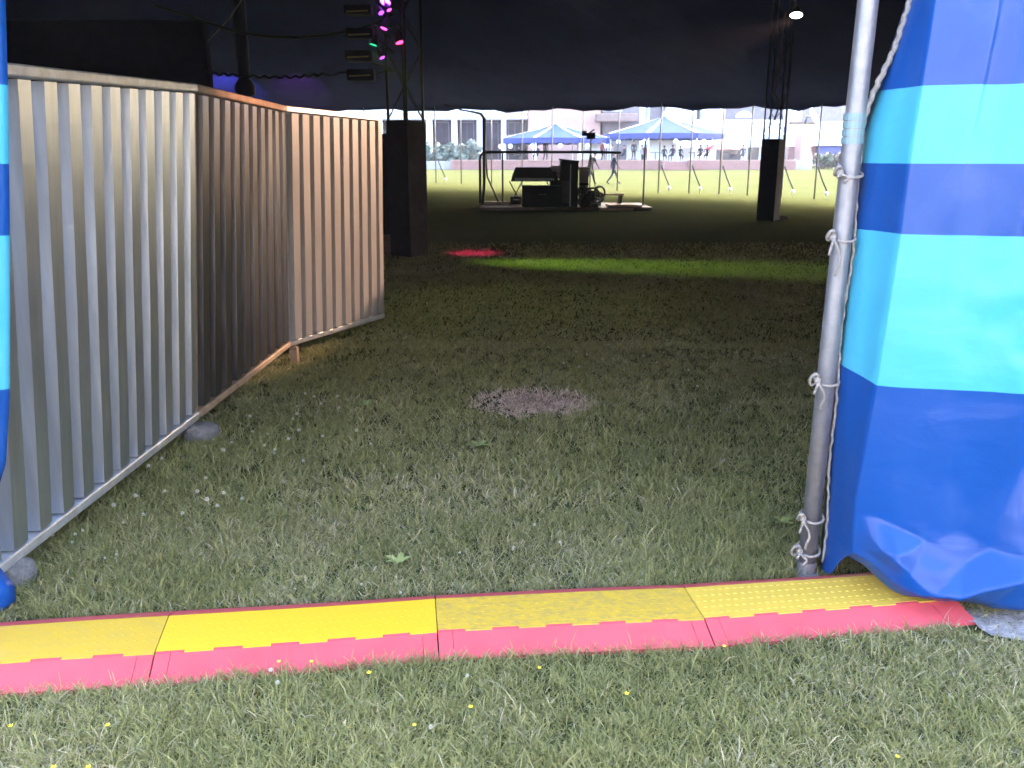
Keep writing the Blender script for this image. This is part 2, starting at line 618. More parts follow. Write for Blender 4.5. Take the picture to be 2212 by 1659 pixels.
# sharp folds of the slumped hem: (metres right of the fold, rest height, how far the cloth stands out)
FOLDS = [(-0.05, 0.80, 0), (0.12, 0.80, 0), (0.30, 0.80, 0), (0.46, 0.80, 0.0), (0.65, 0.80, 0), (1.1, 0.8, 0), (1.8, 0.8, 0), (0.26, 0.62, 0.006), (0.50, 0.58, -0.004),
         (0.005, 0.375, 0.0), (0.225, 0.285, 0.012), (0.070, 0.215, 0.105), (0.020, 0.12, 0.05), (0.16, 0.15, 0.070), (0.34, 0.33, 0.0),
         (0.36, 0.205, 0.015), (0.235, 0.075, 0.075), (0.315, 0.070, 0.090), (0.345, 0.055, 0.060), (0.415, 0.150, 0.100), (0.50, 0.190, 0.095), (0.45, 0.075, 0.040),
         (0.44, 0.27, 0.005), (0.55, 0.26, 0.075), (0.66, 0.17, 0.03), (0.72, 0.28, 0.07), (0.85, 0.12, 0.08), (0.95, 0.33, 0.0), (1.1, 0.18, 0.07), (1.4, 0.25, 0.0), (1.8, 0.3, 0.05),
         (-0.05, 0.35, 0.0), (-0.05, 0.0, 0.0), (0.02, 0.0, 0.0), (0.13, 0.0, 0.04), (0.20, 0.0, 0.01), (0.31, 0.0, 0.05), (0.42, 0.0, 0.02), (0.6, 0.0, 0.05), (0.9, 0.0, 0.0), (1.3, 0.0, 0.05), (1.8, 0.0, 0.0)]
_r = delaunay_2d_cdt([Vector((a, b)) for a, b, c in FOLDS], [], [], 0, 1e-6)
TRIS = []
for f in _r[2]:
    t = [(_r[0][k].x, _r[0][k].y, FOLDS[_r[3][k][0]][2]) for k in f]
    TRIS.append(t)


def folds(s, z):
    for (x0, y0, h0), (x1, y1, h1), (x2, y2, h2) in TRIS:
        d = (y1 - y2) * (x0 - x2) + (x2 - x1) * (y0 - y2)
        if abs(d) < 1e-9: continue
        a = ((y1 - y2) * (s - x2) + (x2 - x1) * (z - y2)) / d
        b = ((y2 - y0) * (s - x2) + (x0 - x2) * (z - y2)) / d
        c = 1 - a - b
        if a >= -1e-6 and b >= -1e-6 and c >= -1e-6:
            return a * h0 + b * h1 + c * h2
    return 0.0


def crumple(s, z):
    o = folds(s, z) if z < 0.8 else 0
    o += sstep(0.45, 0.1, z) * 0.005 * facets(s, z, 0.11, 5)
    mid = sstep(0.70, 0.95, z) * sstep(1.45, 1.25, z) * sstep(0.15, 0.6, s)
    o += mid * 0.014 * facets(s, z, 0.10, 8)
    o += 0.003 * facets(s, z, 0.17, 11)
    return o


def main_sheet(s, z):
    """broad sheet: s metres to the right of the fold, z rest height"""
    xf = interp(z, ZF, XF)
    y = 2.85 - 0.08 * (1 - math.exp(-s / 0.16))
    y += 0.030 * math.sin(s * 9.5 + 0.6 + z * 0.25) * sstep(0.05, 0.4, s) * (0.6 + 0.4 * z)
    y += 0.014 * math.sin(s * 21 + 1.2 * z) * sstep(0.1, 0.5, s)
    pl_ = math.sin(s * 37 + 0.8 * math.sin(z * 2.1) + 0.5)
    y += 0.013 * (abs(pl_) ** 0.6) * (1 if pl_ > 0 else -1) * sstep(0.04, 0.2, s) * sstep(0.9, 1.9, z)
    low = sstep(0.55, 0.0, z)
    y -= 0.02 * low * sstep(0.05, 0.2, s)
    y -= crumple(s, z) * sstep(0, 0.12, s)
    hem = interp(s, [0, 0.06, 0.13, 0.19, 0.25, 0.45, 0.8, 1.2, 2.5], [0.15, 0.12, 0.06, 0.035, 0.02, 0.03, 0.05, 0.04, 0.04])
    zz = z + hem * sstep(0.35, 0.0, z) + 0.03 * math.sin(s * 8) * sstep(0.3, 0.05, z) * sstep(0.15, 0.3, s)
    # last hand's breadth tucks under
    if z < 0.07:
        y += (0.07 - z) * 1.1
        zz = max(zz, hem + 0.004 + (0.07 - z) * 0.25)
    return (xf + s, y, zz)


tp = MB()
cols = [('e', i / 10) for i in range(10)] + [('m', 1.75 * (i / 190) ** 1.25) for i in range(191)]
rows = [i * 0.011 for i in range(50)] + [0.55 + i * 0.024 for i in range(105)]
rest = []
for z in rows:
    for k, t in cols:
        if k == 'e':
            xe, xf = interp(z, ZK, XE), interp(z, ZF, XF)
            base = main_sheet(0, z)
            x = lerp(xe, xf, t)
            y = lerp(3.10, base[1], t) - 0.018 * math.sin(t * math.pi * 2) + 0.01 * math.sin(z * 5 + t * 3)
            zz = lerp(max(z, 0.02), base[2], t ** 2)
            if z < 0.35: y -= crumple(0.1 + t * 0.1, z + 0.1) * 0.4 * math.sin(t * math.pi)
            tp.v.append(Vector((x, y, zz)))
            rest.append(z - 0.05 * (1 - t) * sstep(1.1, 0.6, z) * 1.0 + 0.0)
        else:
            tp.v.append(Vector(main_sheet(t, z)))
            rest.append(z)
nc = len(cols)
for j in range(len(rows) - 1):
    for i in range(nc - 1):
        tp.f.append((j * nc + i, j * nc + i + 1, (j + 1) * nc + i + 1, (j + 1) * nc + i))
        tp.m.append(0)
tw = tp.build('tent_sidewall', M['tarp'], smooth=True)
add_rest(tw, rest)
sub = tw.modifiers.new('thick', 'SOLIDIFY')
sub.thickness = 0.004
tag(tw, 'wide blue and cyan striped tarpaulin wall with crumpled hem, right of the entrance', 'tent wall', group='striped tent sidewalls')
rpath = [Vector((3.1, 2.80, 2.5))] + [e for e in EAVE[13:42]]
o = wall_mesh(rpath, 'tent_sidewall', M['tarp'])
tag(o, 'plain run of striped tent wall curving away behind the crumpled right sheet', 'tent wall', group='striped tent sidewalls')

# left-hand curtain: only its edge and a rolled hem reach into the opening
lz = [0.0, 0.031, 0.10, 0.18, 0.30, 0.466, 0.569, 0.804, 1.322, 1.578, 1.794, 3.1]
lx = [-1.875, -1.815, -1.812, -1.862, -1.875, -1.818, -1.773, -1.727, -1.651, -1.615, -1.585, -1.42]
lp = MB()
rest = []
lrows = [i * 0.02 for i in range(30)] + [0.6 + 0.05 * i for i in range(51)]
lcols = [0, 0.012, 0.03, 0.06, 0.1, 0.15, 0.2, 0.3, 0.4, 0.5, 0.6, 0.7, 0.8, 0.9, 1.0, 1.2]
for z in lrows:
    for s in lcols:
        rim = math.exp(-s / 0.03)
        y = 2.80 - 0.05 * (1 - rim) - 0.10 * sstep(0.35, 0.0, z) * (1 - rim) + 0.02 * math.sin(s * 12 + z)
        lp.v.append(Vector((interp(z, lz, lx) - s, y, max(0.012, z))))
        rest.append(z)
nc = len(lcols)
for j in range(len(lrows) - 1):
    for i in range(nc - 1):
        lp.f.append((j * nc + i, j * nc + i + 1, (j + 1) * nc + i + 1, (j + 1) * nc + i))
        lp.m.append(0)
o = lp.build('tent_sidewall', M['tarp'], smooth=True)
add_rest(o, rest)
o.modifiers.new('thick', 'SOLIDIFY').thickness = 0.006
tag(o, 'edge of striped blue tarpaulin curtain with rolled hem, left of the metal fence', 'tent wall', group='striped tent sidewalls')
lpath = [e for e in EAVE[96:133]] + [Vector((-2.7, 2.80, 2.5))]
o = wall_mesh(lpath, 'tent_sidewall', M['tarp'])
tag(o, 'plain run of striped tent wall curving away behind the metal fence', 'tent wall', group='striped tent sidewalls')

# entrance pole
ep = thing('entrance_pole', 'thick grey galvanised pole holding up the right edge of the entrance', 'pole', (1.166, 3.075, 0))
MB().tube([(0, 0, 0), (0.004, -0.01, 1.0), (0.012, -0.03, 2.2), (0.02, -0.05, 3.2)], 0.034, 20).build('shaft', M['pole'], ep, smooth=True)
tm = MB()
for k in range(4):
    z = 1.645 + k * 0.026
    tm.tube([(0.008, -0.02, z), (0.008, -0.02, z + 0.022)], 0.0375, 20)
tm.build('tape_band', M['tape'], ep)
MB().lathe([(0.05, 0.0), (0.05, 0.012), (0.036, 0.014), (0.036, 0.06)], 20).build('foot', M['pole'], ep)

# rope lacing up the free edge of the right tarpaulin, and the ties to the pole
tm = MB()
pts = []
for i in range(120):
    t = i / 119
    z = lerp(1.62, 3.05, t)
    xe = interp(z, ZK, XE)
    x = lerp(1.20, xe, sstep(0, 0.25, t)) - 0.004 + 0.003 * math.sin(i * 1.9)
    pts.append((x, 3.045 + 0.004 * math.cos(i * 1.9), z))
tm.tube(pts, 0.010, 8)
pts = []
for i in range(140):
    t = i / 139
    z = lerp(0.06, 1.62, t)
    xe = interp(z, ZK, XE)
    pts.append((xe - 0.006 + 0.005 * math.sin(i * 0.13) + 0.0015 * math.sin(i * 1.3), 3.06 + 0.004 * math.cos(i * 0.9), z))
tm.tube(pts, 0.0055, 6)
rl = tm.build('lacing_rope', M['rope'], smooth=True)
tag(rl, 'long dirty white lacing rope running up the edge of the striped tarpaulin', 'rope')


def rope_tie(z, loop, tail, label):
    r_ = 0.043
    mb = MB()
    px, py = 1.166 + 0.006 * z, 3.075 - 0.012 * z
    pts = [(px + r_ * math.cos(a), py + r_ * math.sin(a), z + 0.012 * math.sin(a * 1.0)) for a in np.linspace(-0.3, 2 * math.pi + 0.6, 30)]
    mb.tube(pts, 0.0055, 8)
    kx, ky = px - 0.045, py - 0.03
    # bow loop
    pts = [(kx - loop * 0.55 * (1 - math.cos(a)) * 0.5, ky - 0.015 * math.sin(a), z + 0.01 + loop * 0.5 * math.sin(a)) for a in np.linspace(0, 2 * math.pi, 20)]
    mb.tube(pts, 0.0055, 8)
    mb.lathe([(0.001, -0.014), (0.012, -0.008), (0.014, 0), (0.012, 0.008), (0.001, 0.014)], 10, (kx, ky, z + 0.005))
    pts = [(kx + 0.02 * t * math.sin(t * 5) + 0.035 * t, ky - 0.012 - 0.01 * math.sin(t * 3), z - tail * t) for t in np.linspace(0, 1, 14)]
    mb.tube(pts, 0.0048, 8)
    pts = [(kx - 0.012 * t, ky - 0.01, z - tail * 0.45 * t) for t in np.linspace(0, 1, 6)]
    mb.tube(pts, 0.005, 8)
    for v in mb.v: v -= Vector((px, py, z))
    o = mb.build('rope_tie', M['rope'], smooth=True)
    o.location = (px, py, z)
    tag(o, label, 'rope tie', group='rope ties on the entrance pole')


rope_tie(1.545, 0.03, 0.03, 'topmost white rope tie, small knot just under the grey-green tape')
rope_tie(1.325, 0.035, 0.13, 'second white rope tie down the pole, with one long dangling tail')
rope_tie(0.80, 0.05, 0.10, 'middle white rope tie with a round loop, beside the bottom cyan stripe')
rope_tie(0.25, 0.035, 0.12, 'second lowest rope tie, wrapped thickly near the pole foot')
rope_tie(0.11, 0.055, 0.05, 'lowest rope tie, an untidy bow just above the ramp')

# ------------------------------------------------------------------ fence panels


def fence_panel(b0, b1, lean0, lean1, sheet, rail, label, nrib, ends, zb=0.12, zt=1.96, wide=False):
    b0, b1 = Vector((*b0, 0)), Vector((*b1, 0))
    L = (b1 - b0).length
    u = (b1 - b0).normalized()
    nrm = Vector((u.y, -u.x, 0))       # faces the walkway
    base = b0.copy()
    root = thing('metal_fence_panel', label, 'fence panel', base, group='corrugated metal fence panels')

    def W(s, d, z):
        lean = lerp(lean0, lean1, s / L) * (z / zt)
        z = z + lerp(ends[0], ends[1], s / L) * z / zt
        return u * s + nrm * d + Vector((lean, 0, z))
    mb = MB()
    pitch = L / nrib
    prof = []
    D_ = 0.085 if wide else 0.064
    for k in range(nrib):
        s0 = k * pitch
        j = random.uniform(-0.006, 0.006)
        if wide:
            prof += [(s0, 0), (s0 + 0.30 * pitch, 0), (s0 + 0.34 * pitch, D_), (s0 + 0.95 * pitch, D_), (s0 + 0.999 * pitch, 0)]
        else:
            prof += [(s0 + 0.0 * pitch, 0), (s0 + 0.36 * pitch + j, 0), (s0 + 0.41 * pitch + j, D_), (s0 + 0.90 * pitch, D_), (s0 + 0.999 * pitch, 0)]
    zs = [zb + 0.03 + (zt - zb - 0.06) * i / 12 for i in range(13)]
    for z in zs:
        for k, (s, d) in enumerate(prof):
            wob = 0.0012 * math.sin(z * 3.1 + k * 0.7) + 0.0008 * math.sin(z * 7 + k)
            mb.v.append(W(min(L - 0.03, max(0.03, s)), d - 0.012 + wob, z))
    n_ = len(prof)
    for j in range(len(zs) - 1):
        for i in range(n_ - 1):
            mb.f.append((j * n_ + i, j * n_ + i + 1, (j + 1) * n_ + i + 1, (j + 1) * n_ + i))
            mb.m.append(0)
    for nm, za in (('top_rail', zt), ('bottom_rail', zb)):
        MB().bar(W(0, 0.018, za), W(L, 0.018, za), 0.085, 0.045).build(nm, rail, root, bevel=0.008)
    for s in (0.012, L - 0.012):
        MB().bar(W(s, 0.012, zb + 0.02), W(s, 0.012, zt - 0.02), 0.05, 0.04, up=nrm).build('post', rail, root, bevel=0.006)
    sh = mb.build('sheet', [sheet, M['galv']], root)
    sh.modifiers.new('thick', 'SOLIDIFY').thickness = 0.0015
    return root


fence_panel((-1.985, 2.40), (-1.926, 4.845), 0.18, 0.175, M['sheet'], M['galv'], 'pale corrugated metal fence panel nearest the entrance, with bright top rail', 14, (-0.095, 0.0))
fence_panel((-1.926, 4.86), (-1.881, 6.85), 0.175, 0.095, M['sheet_shaded'], M['rust_rail'], 'darker corrugated fence panel in the middle, orange light along its upper ribs', 10, (0.0, 0.0))
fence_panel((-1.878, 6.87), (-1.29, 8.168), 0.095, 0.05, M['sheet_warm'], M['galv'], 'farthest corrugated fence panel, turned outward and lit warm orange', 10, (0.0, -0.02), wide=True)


def concrete_foot(p, label, rz):
    prof = [(0.06, 0.0), (0.072, 0.02), (0.075, 0.06), (0.066, 0.095), (0.045, 0.11), (0.0, 0.112)]
    mb = MB().lathe(prof, 20)
    for v in mb.v:
        v.x *= 1.35
        v.x += 0.01 * math.sin(v.y * 40)
    o = mb.build('concrete_foot', M['concrete'], smooth=True, bevel=0.004)
    o.location = p
    o.rotation_euler = (0, 0, rz)
    tag(o, label, 'fence foot', group='concrete feet of the fence')


concrete_foot((-1.815, 4.74, -0.01), 'rounded grey concrete foot under the joint of the first two fence panels', 0.1)
concrete_foot((-1.95, 2.99, -0.01), 'grey concrete foot at the lower left, half hidden by the blue hem', 0.2)
pg = MB().box((-0.03, -0.03, -0.05), (0.03, 0.03, 0.13)).add([(-0.03, -0.03, 0.13), (0.03, -0.03, 0.13), (0.03, 0.03, 0.13), (-0.03, 0.03, 0.13), (0, 0, 0.15)], [(0, 1, 4), (1, 2, 4), (2, 3, 4), (3, 0, 4)])
o = pg.build('wooden_peg', M['wood_dark'])
o.location = (-1.745, 6.66, 0)
tag(o, 'short square wooden peg in the grass under the second fence joint', 'peg')

# ------------------------------------------------------------------ cable ramp


def ramp_mats(i):
    dirt = [(0.5, 0.25), (0.15, 0.62), (0.75, 0.45), (0.3, 0.4)][i]
    m = bpy.data.materials.new('yellow_lid_plastic')
    m.use_nodes = True
    n, l = m.node_tree.nodes, m.node_tree.links
    b = n['Principled BSDF']
    b.inputs['Roughness'].default_value = 0.45
    tc = n.new('ShaderNodeTexCoord')
    mp = n.new('ShaderNodeMapping')
    mp.inputs['Scale'].default_value = (1, 2.6, 1)
    mp.inputs['Location'].default_value = (i * 3.1, i * 1.7, 0)
    l.new(tc.outputs['Object'], mp.inputs[0])
    nz = n.new('ShaderNodeTexNoise')
    nz.inputs['Scale'].default_value = 32 if i == 2 else 13
    nz.inputs['Detail'].default_value = 8
    nz.inputs['Roughness'].default_value = 0.75
    l.new(mp.outputs[0], nz.inputs['Vector'])
    rp = n.new('ShaderNodeValToRGB')
    y0 = [(0.50, 0.31, 0.028), (0.60, 0.375, 0.020), (0.50, 0.315, 0.030), (0.54, 0.35, 0.048)][i]
    rp.color_ramp.elements[0].position = (0.48, 0.68, 0.46, 0.52)[i]
    rp.color_ramp.elements[0].color = (*y0, 1)
    rp.color_ramp.elements[1].position = (0.75, 0.9, 0.62, 0.8)[i]
    dk = (0.33, 0.23, 0.07) if i == 2 else (0.42, 0.30, 0.06)
    rp.color_ramp.elements[1].color = (*dk, 1)
    l.new(nz.outputs['Fac'], rp.inputs[0])
    l.new(rp.outputs[0], b.inputs['Base Color'])
    return m


M['ramp_red'] = mat('red_ramp_plastic', (0.50, 0.062, 0.076), 0.5, var=0.10, vscale=9, bump=0.06, bscale=200)
M['ramp_seam'] = mat('dark_ramp_core', (0.03, 0.02, 0.02), 0.8)
JOINTS = [((-2.10, 2.335), (-2.115, 2.555)), ((-1.157, 2.445), (-1.200, 2.671)), ((-0.254, 2.586), (-0.280, 2.800)), ((0.667, 2.655), (0.641, 2.870)), ((1.56, 2.80), (1.50, 3.00))]
ramp_labels = ['yellow and red cable ramp segment at the left end, by the blue hem', 'cleanest and brightest yellow cable ramp segment',
               'cable ramp segment with dark scuffs smeared over its yellow lid', 'pale yellow cable ramp segment whose far corner lies under the tarpaulin']
for i in range(4):
    (f0, k0), (f1, k1) = JOINTS[i], JOINTS[i + 1]
    f0, k0, f1, k1 = (Vector((*p, 0)) for p in (f0, k0, f1, k1))
    org = (f0 + f1) / 2
    root = thing('cable_ramp', ramp_labels[i], 'cable ramp', org, group='cable ramp segments')
    ZL = 0.05
    gap = 0.0016

    def Q(t, v, z, f0=f0, f1=f1, k0=k0, k1=k1, org=org):
        """t along, v across: 0 front lid edge, 1 back lid edge"""
        a = f0.lerp(f1, t)
        b_ = k0.lerp(k1, t)
        p = a + (b_ - a) * v - org
        p.z = z + 0.004 * math.sin((a.x) * 3.3)
        return p
    L = (f1 - f0).length
    tg = gap / L
    NT = 10                         # ten notches along the hinge line
    mb = MB()
    tabs = [tg + (1 - 2 * tg) * k / NT for k in range(NT + 1)]
    for k in range(NT):
        t0, t1 = tabs[k], tabs[k + 1]
        v0 = -0.055 if k % 2 == 1 else 0.005
        # lid strip with raised tread dimples left to its surface
        mb.add([Q(t0, v0, ZL - 0.012), Q(t1, v0, ZL - 0.012), Q(t1, 0.985, ZL - 0.012), Q(t0, 0.985, ZL - 0.012),
                Q(t0, v0, ZL), Q(t1, v0, ZL), Q(t1, 0.985, ZL), Q(t0, 0.985, ZL)],
               [(4, 5, 6, 7), (0, 1, 5, 4), (2, 3, 7, 6)] + ([(3, 0, 4, 7)]) + ([(1, 2, 6, 5)]))
    # tread bumps
    db = mb
    for a in range(30):
        for c in range(5):
            t = (a + 0.5 + (0.5 if c % 2 else 0)) / 30.5
            if t > 0.985: continue
            p = Q(t, 0.13 + c * 0.185, ZL)
            q = (Q(t, 1, ZL) - Q(t, 0, ZL)).normalized()
            u_ = (Q(min(1, t + 0.01), 0.5, ZL) - Q(max(0, t - 0.01), 0.5, ZL)).normalized()
            h = 0.0018 if i == 3 else 0.0007
            pts = [p + u_ * 0.009 * math.cos(x) + q * 0.005 * math.sin(x) for x in np.linspace(0, 2 * math.pi, 7)[:-1]]
            pts2 = [pp * 0.4 + p * 0.6 + Vector((0, 0, h)) for pp in pts]
            db.add(pts + pts2, [(j, (j + 1) % 6, 6 + (j + 1) % 6, 6 + j) for j in range(6)] + [(6, 7, 8, 9, 10, 11)])
    lid = mb.build('lid', ramp_mats(i), root)
    # red wings, front and back; the front one is in two pieces with a fine seam
    for nm, cuts in (('front_wing', (tg, 0.055, 0.945, 1 - tg)), ('back_wing', (tg, 1 - tg))):
        mb = MB()
        ex = 1 if nm == 'front_wing' else 0
        if i == 3 and ex: cuts = (tg, 0.055, 0.945, 1.06)
        for k in range(len(cuts) - 1):
            ta, tb = cuts[k] + 0.0008, cuts[k + 1] - 0.0008
            N = 12
            for j in range(N):
                t0, t1 = lerp(ta, tb, j / N), lerp(ta, tb, (j + 1) / N)
                if ex:
                    vt, vb = 0.0, -0.56
                    zt_ = ZL - 0.0015
                else:
                    vt, vb = 0.992, 1.42
                    zt_ = ZL
                vm = lerp(vt, vb, 0.1)
                mb.add([Q(t0, vt, zt_), Q(t1, vt, zt_), Q(t1, vm, zt_ - 0.002), Q(t0, vm, zt_ - 0.002), Q(t1, vb, 0.012), Q(t0, vb, 0.012), Q(t1, vb, -0.01), Q(t0, vb, -0.01)],
                       [(3, 2, 1, 0), (5, 4, 2, 3), (7, 6, 4, 5)])
            for t0 in (ta, tb):
                vt, vb = (0.0, -0.56) if ex else (0.992, 1.42)
                mb.add([Q(t0, vt, ZL - 0.0015), Q(t0, vb, 0.012), Q(t0, vb, -0.01), Q(t0, vt, -0.01)], [(0, 1, 2, 3)])
        mb.build(nm, M['ramp_red'], root)
    mb = MB()
    mb.add([Q(0, -0.02, 0.004), Q(1, -0.02, 0.004), Q(1, 1.0, 0.004), Q(0, 1.0, 0.004), Q(0, -0.02, ZL - 0.014), Q(1, -0.02, ZL - 0.014), Q(1, 1.0, ZL - 0.014), Q(0, 1.0, ZL - 0.014)],
           [(4, 5, 6, 7), (0, 1, 5, 4), (1, 2, 6, 5), (2, 3, 7, 6), (3, 0, 4, 7)])
    mb.build('core', M['ramp_seam'], root)

RAMP_POLY = [(-2.2, 2.21), (-1.13, 2.33), (-0.24, 2.475), (0.68, 2.55), (1.66, 2.70), (1.50, 3.09), (0.63, 2.96), (-0.29, 2.89), (-1.22, 2.76), (-2.2, 2.66)]

# ------------------------------------------------------------------ grass


def fbm(x, y, sc, seed):
    """cheap smooth value noise on arrays"""
    r_ = np.random.default_rng(seed)
    tab = r_.random((64, 64))
    out = np.zeros_like(x)
    amp, tot = 1.0, 0.0
    for o_ in range(3):
        u, v = x * sc * 2 ** o_ + 17.3 * o_, y * sc * 2 ** o_ + 9.1 * o_
        i, j = np.floor(u).astype(int), np.floor(v).astype(int)
        a, b = u - i, v - j
        a, b = a * a * (3 - 2 * a), b * b * (3 - 2 * b)
        g = lambda p, q: tab[p % 64, q % 64]
        out += amp * ((g(i, j) * (1 - a) + g(i + 1, j) * a) * (1 - b) + (g(i, j + 1) * (1 - a) + g(i + 1, j + 1) * a) * b)
        tot += amp
        amp *= 0.5
    return out / tot


def inside(poly, x, y):
    r_ = np.zeros(len(x), bool)
    n_ = len(poly)
    for i in range(n_):
        x0, y0 = poly[i]
        x1, y1 = poly[(i + 1) % n_]
        c_ = ((y0 > y) != (y1 > y)) & (x < (x1 - x0) * (y - y0) / (y1 - y0 + 1e-12) + x0)
        r_ ^= c_
    return r_


GREENS = np.array([[0.205, 0.205, 0.066], [0.265, 0.255, 0.095], [0.325, 0.300, 0.130], [0.135, 0.148, 0.048], [0.370, 0.330, 0.185]])
STRAW = np.array([[0.46, 0.39, 0.22], [0.39, 0.34, 0.18], [0.52, 0.45, 0.29]])


def grass_zone(n, xr, yr, wd, ln, tuft):
    y = rng.uniform(yr[0], yr[1], n)
    half = 0.63 * y + 0.7
    x = rng.uniform(-1, 1, n) * half
    k = rng.random(n) < tuft
    nt_ = max(1, int(n / 22))
    ti = rng.integers(0, nt_, n)
    ty = rng.uniform(yr[0], yr[1], nt_)
    tx = rng.uniform(-1, 1, nt_) * (0.63 * ty + 0.7)
    sg = 0.014 + 0.008 * (yr[0] > 4)
    x = np.where(k, tx[ti] + rng.normal(0, sg, n), x)
    y = np.where(k, ty[ti] + rng.normal(0, sg, n), y)
    tl = np.where(k, 0.8 + 0.5 * rng.random(nt_)[ti], 0.75)
    keep = (x > xr[0]) & (x < xr[1]) & ~inside(RAMP_POLY, x, y)
    conc = ((x - 2.15) / 0.62) ** 2 + ((y - 2.60 + 0.14 * (x - 2.15)) / 0.13) ** 2 < 1
    keep &= ~(conc & (rng.random(n) < 0.96))
    lush = fbm(x, y, 1.3, 3)
    keep &= rng.random(n) < (0.62 + 0.55 * lush)
    keep &= ~((((x - 0.14) / 0.34) ** 2 + ((y - 5.5) / 0.28) ** 2 < 0.8 + 0.9 * (fbm(x, y, 6, 77) - 0.5)) & (rng.random(n) < 0.1))
    if yr[0] > 7: keep &= rng.random(n) < np.clip((17 - y) / 5, 0, 1) ** 1.2
    x, y, tl, lush = x[keep], y[keep], tl[keep], lush[keep]
    n = len(x)
    dry = fbm(x, y, 0.9, 8) * 0.55 + fbm(x, y, 3.7, 21) * 0.45
    pstraw = np.clip((dry - 0.42) * 1.5, 0.02, 0.5)
    patch = ((x - 0.14) / 0.42) ** 2 + ((y - 5.5) / 0.36) ** 2
    patch += 0.7 * (fbm(x, y, 6, 77) - 0.5)
    pstraw = np.maximum(pstraw, np.clip(1.55 - patch, 0, 0.97))
    patch2 = ((x - 1.0) / 0.4) ** 2 + ((y - 7.6) / 0.35) ** 2
    pstraw = np.maximum(pstraw, np.clip(0.8 - patch2, 0, 0.5))
    st = rng.random(n) < pstraw
    col = GREENS[rng.choice(5, n, p=[0.28, 0.3, 0.2, 0.12, 0.1])]
    col = col * (0.72 + 0.55 * fbm(x, y, 2.3, 5))[:, None] * rng.uniform(0.75, 1.25, n)[:, None]
    cs = STRAW[rng.choice(3, n)] * rng.uniform(0.7, 1.1, n)[:, None]
    pk = (np.clip(1.3 - patch, 0, 1) > 0.3)
    cs[pk] = np.array([0.68, 0.52, 0.41]) * rng.uniform(0.65, 1.1, n)[pk][:, None]
    col = col * 0.62 + np.array([0.262, 0.255, 0.095]) * 0.38
    col = np.where(st[:, None], cs, col)
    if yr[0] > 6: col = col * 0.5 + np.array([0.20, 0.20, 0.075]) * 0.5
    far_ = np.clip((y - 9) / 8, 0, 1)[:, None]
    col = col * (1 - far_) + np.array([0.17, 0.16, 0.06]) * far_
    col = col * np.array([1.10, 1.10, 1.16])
    L = ln * rng.uniform(0.55, 1.25, n) * tl * (0.75 + 0.5 * lush)
    tall = rng.random(n) < 0.02
    L = np.where(tall, L * 1.7, L)
    L = np.where(patch < 0.8, L * 0.7, L)
    W_ = wd * rng.uniform(0.6, 1.3, n)
    th = rng.uniform(0, 2 * np.pi, n)
    lean = np.abs(rng.normal(0.42, 0.32, n))
    lean = np.where(st, lean + 0.25, lean)
    la = rng.uniform(0, 2 * np.pi, n)
    curl = rng.uniform(0.2, 1.0, n)
    dx, dy = np.cos(la), np.sin(la)
    sx, sy = np.cos(th) * W_ / 2, np.sin(th) * W_ / 2
    V = np.zeros((n, 7, 3), np.float32)
    z0 = np.zeros(n)

    def pos(t):
        a = lean + curl * t
        r_ = L * t * np.sin(a * 0.8)
        h = L * t * np.cos(np.minimum(a * 0.8, 1.45))
        return np.stack([x + dx * r_, y + dy * r_, z0 + h], 1)
    for k_, (t, wf) in enumerate(((0.0, 0.8), (0.42, 1.0), (0.75, 0.7))):
        p = pos(t)
        o_ = np.stack([sx * wf, sy * wf, np.zeros(n)], 1)
        V[:, 2 * k_] = p - o_
        V[:, 2 * k_ + 1] = p + o_
    V[:, 6] = pos(1.0)
    return V, col


zones = [grass_zone(320000, (-2.6, 3.0), (1.45, 3.7), 0.0031, 0.047, 0.55),
         grass_zone(42000, (-2.6, 3.0), (1.45, 4.6), 0.011, 0.026, 0.8),
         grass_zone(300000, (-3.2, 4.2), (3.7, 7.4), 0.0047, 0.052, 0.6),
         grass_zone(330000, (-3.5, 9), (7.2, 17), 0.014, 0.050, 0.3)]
V = np.concatenate([z[0] for z in zones])
K = np.concatenate([z[1] for z in zones])
nb = len(V)
me = bpy.data.meshes.new('grass')
me.vertices.add(nb * 7)
me.vertices.foreach_set('co', V.reshape(-1))
pat = np.array([0, 1, 3, 2, 2, 3, 5, 4, 4, 5, 6])
loops = (np.arange(nb)[:, None] * 7 + pat[None, :]).reshape(-1).astype(np.int32)
me.loops.add(len(loops))
me.loops.foreach_set('vertex_index', loops)
me.polygons.add(nb * 3)
starts = (np.arange(nb)[:, None] * 11 + np.array([0, 4, 8])[None, :]).reshape(-1).astype(np.int32)
me.polygons.foreach_set('loop_start', starts)
me.update(calc_edges=True)
at = me.attributes.new('blade_colour', 'FLOAT_COLOR', 'POINT')
colr = np.ones((nb, 7, 4), np.float32)
colr[:, :, :3] = K[:, None, :]
at.data.foreach_set('color', colr.reshape(-1))
me.materials.append(M['blade'])
me.polygons.foreach_set('use_smooth', np.ones(nb * 3, bool))
gr = bpy.data.objects.new('grass', me)
C.objects.link(gr)
tag(gr, 'short rough grass with straw-coloured blades and a dry bald patch', 'grass', kind='stuff')

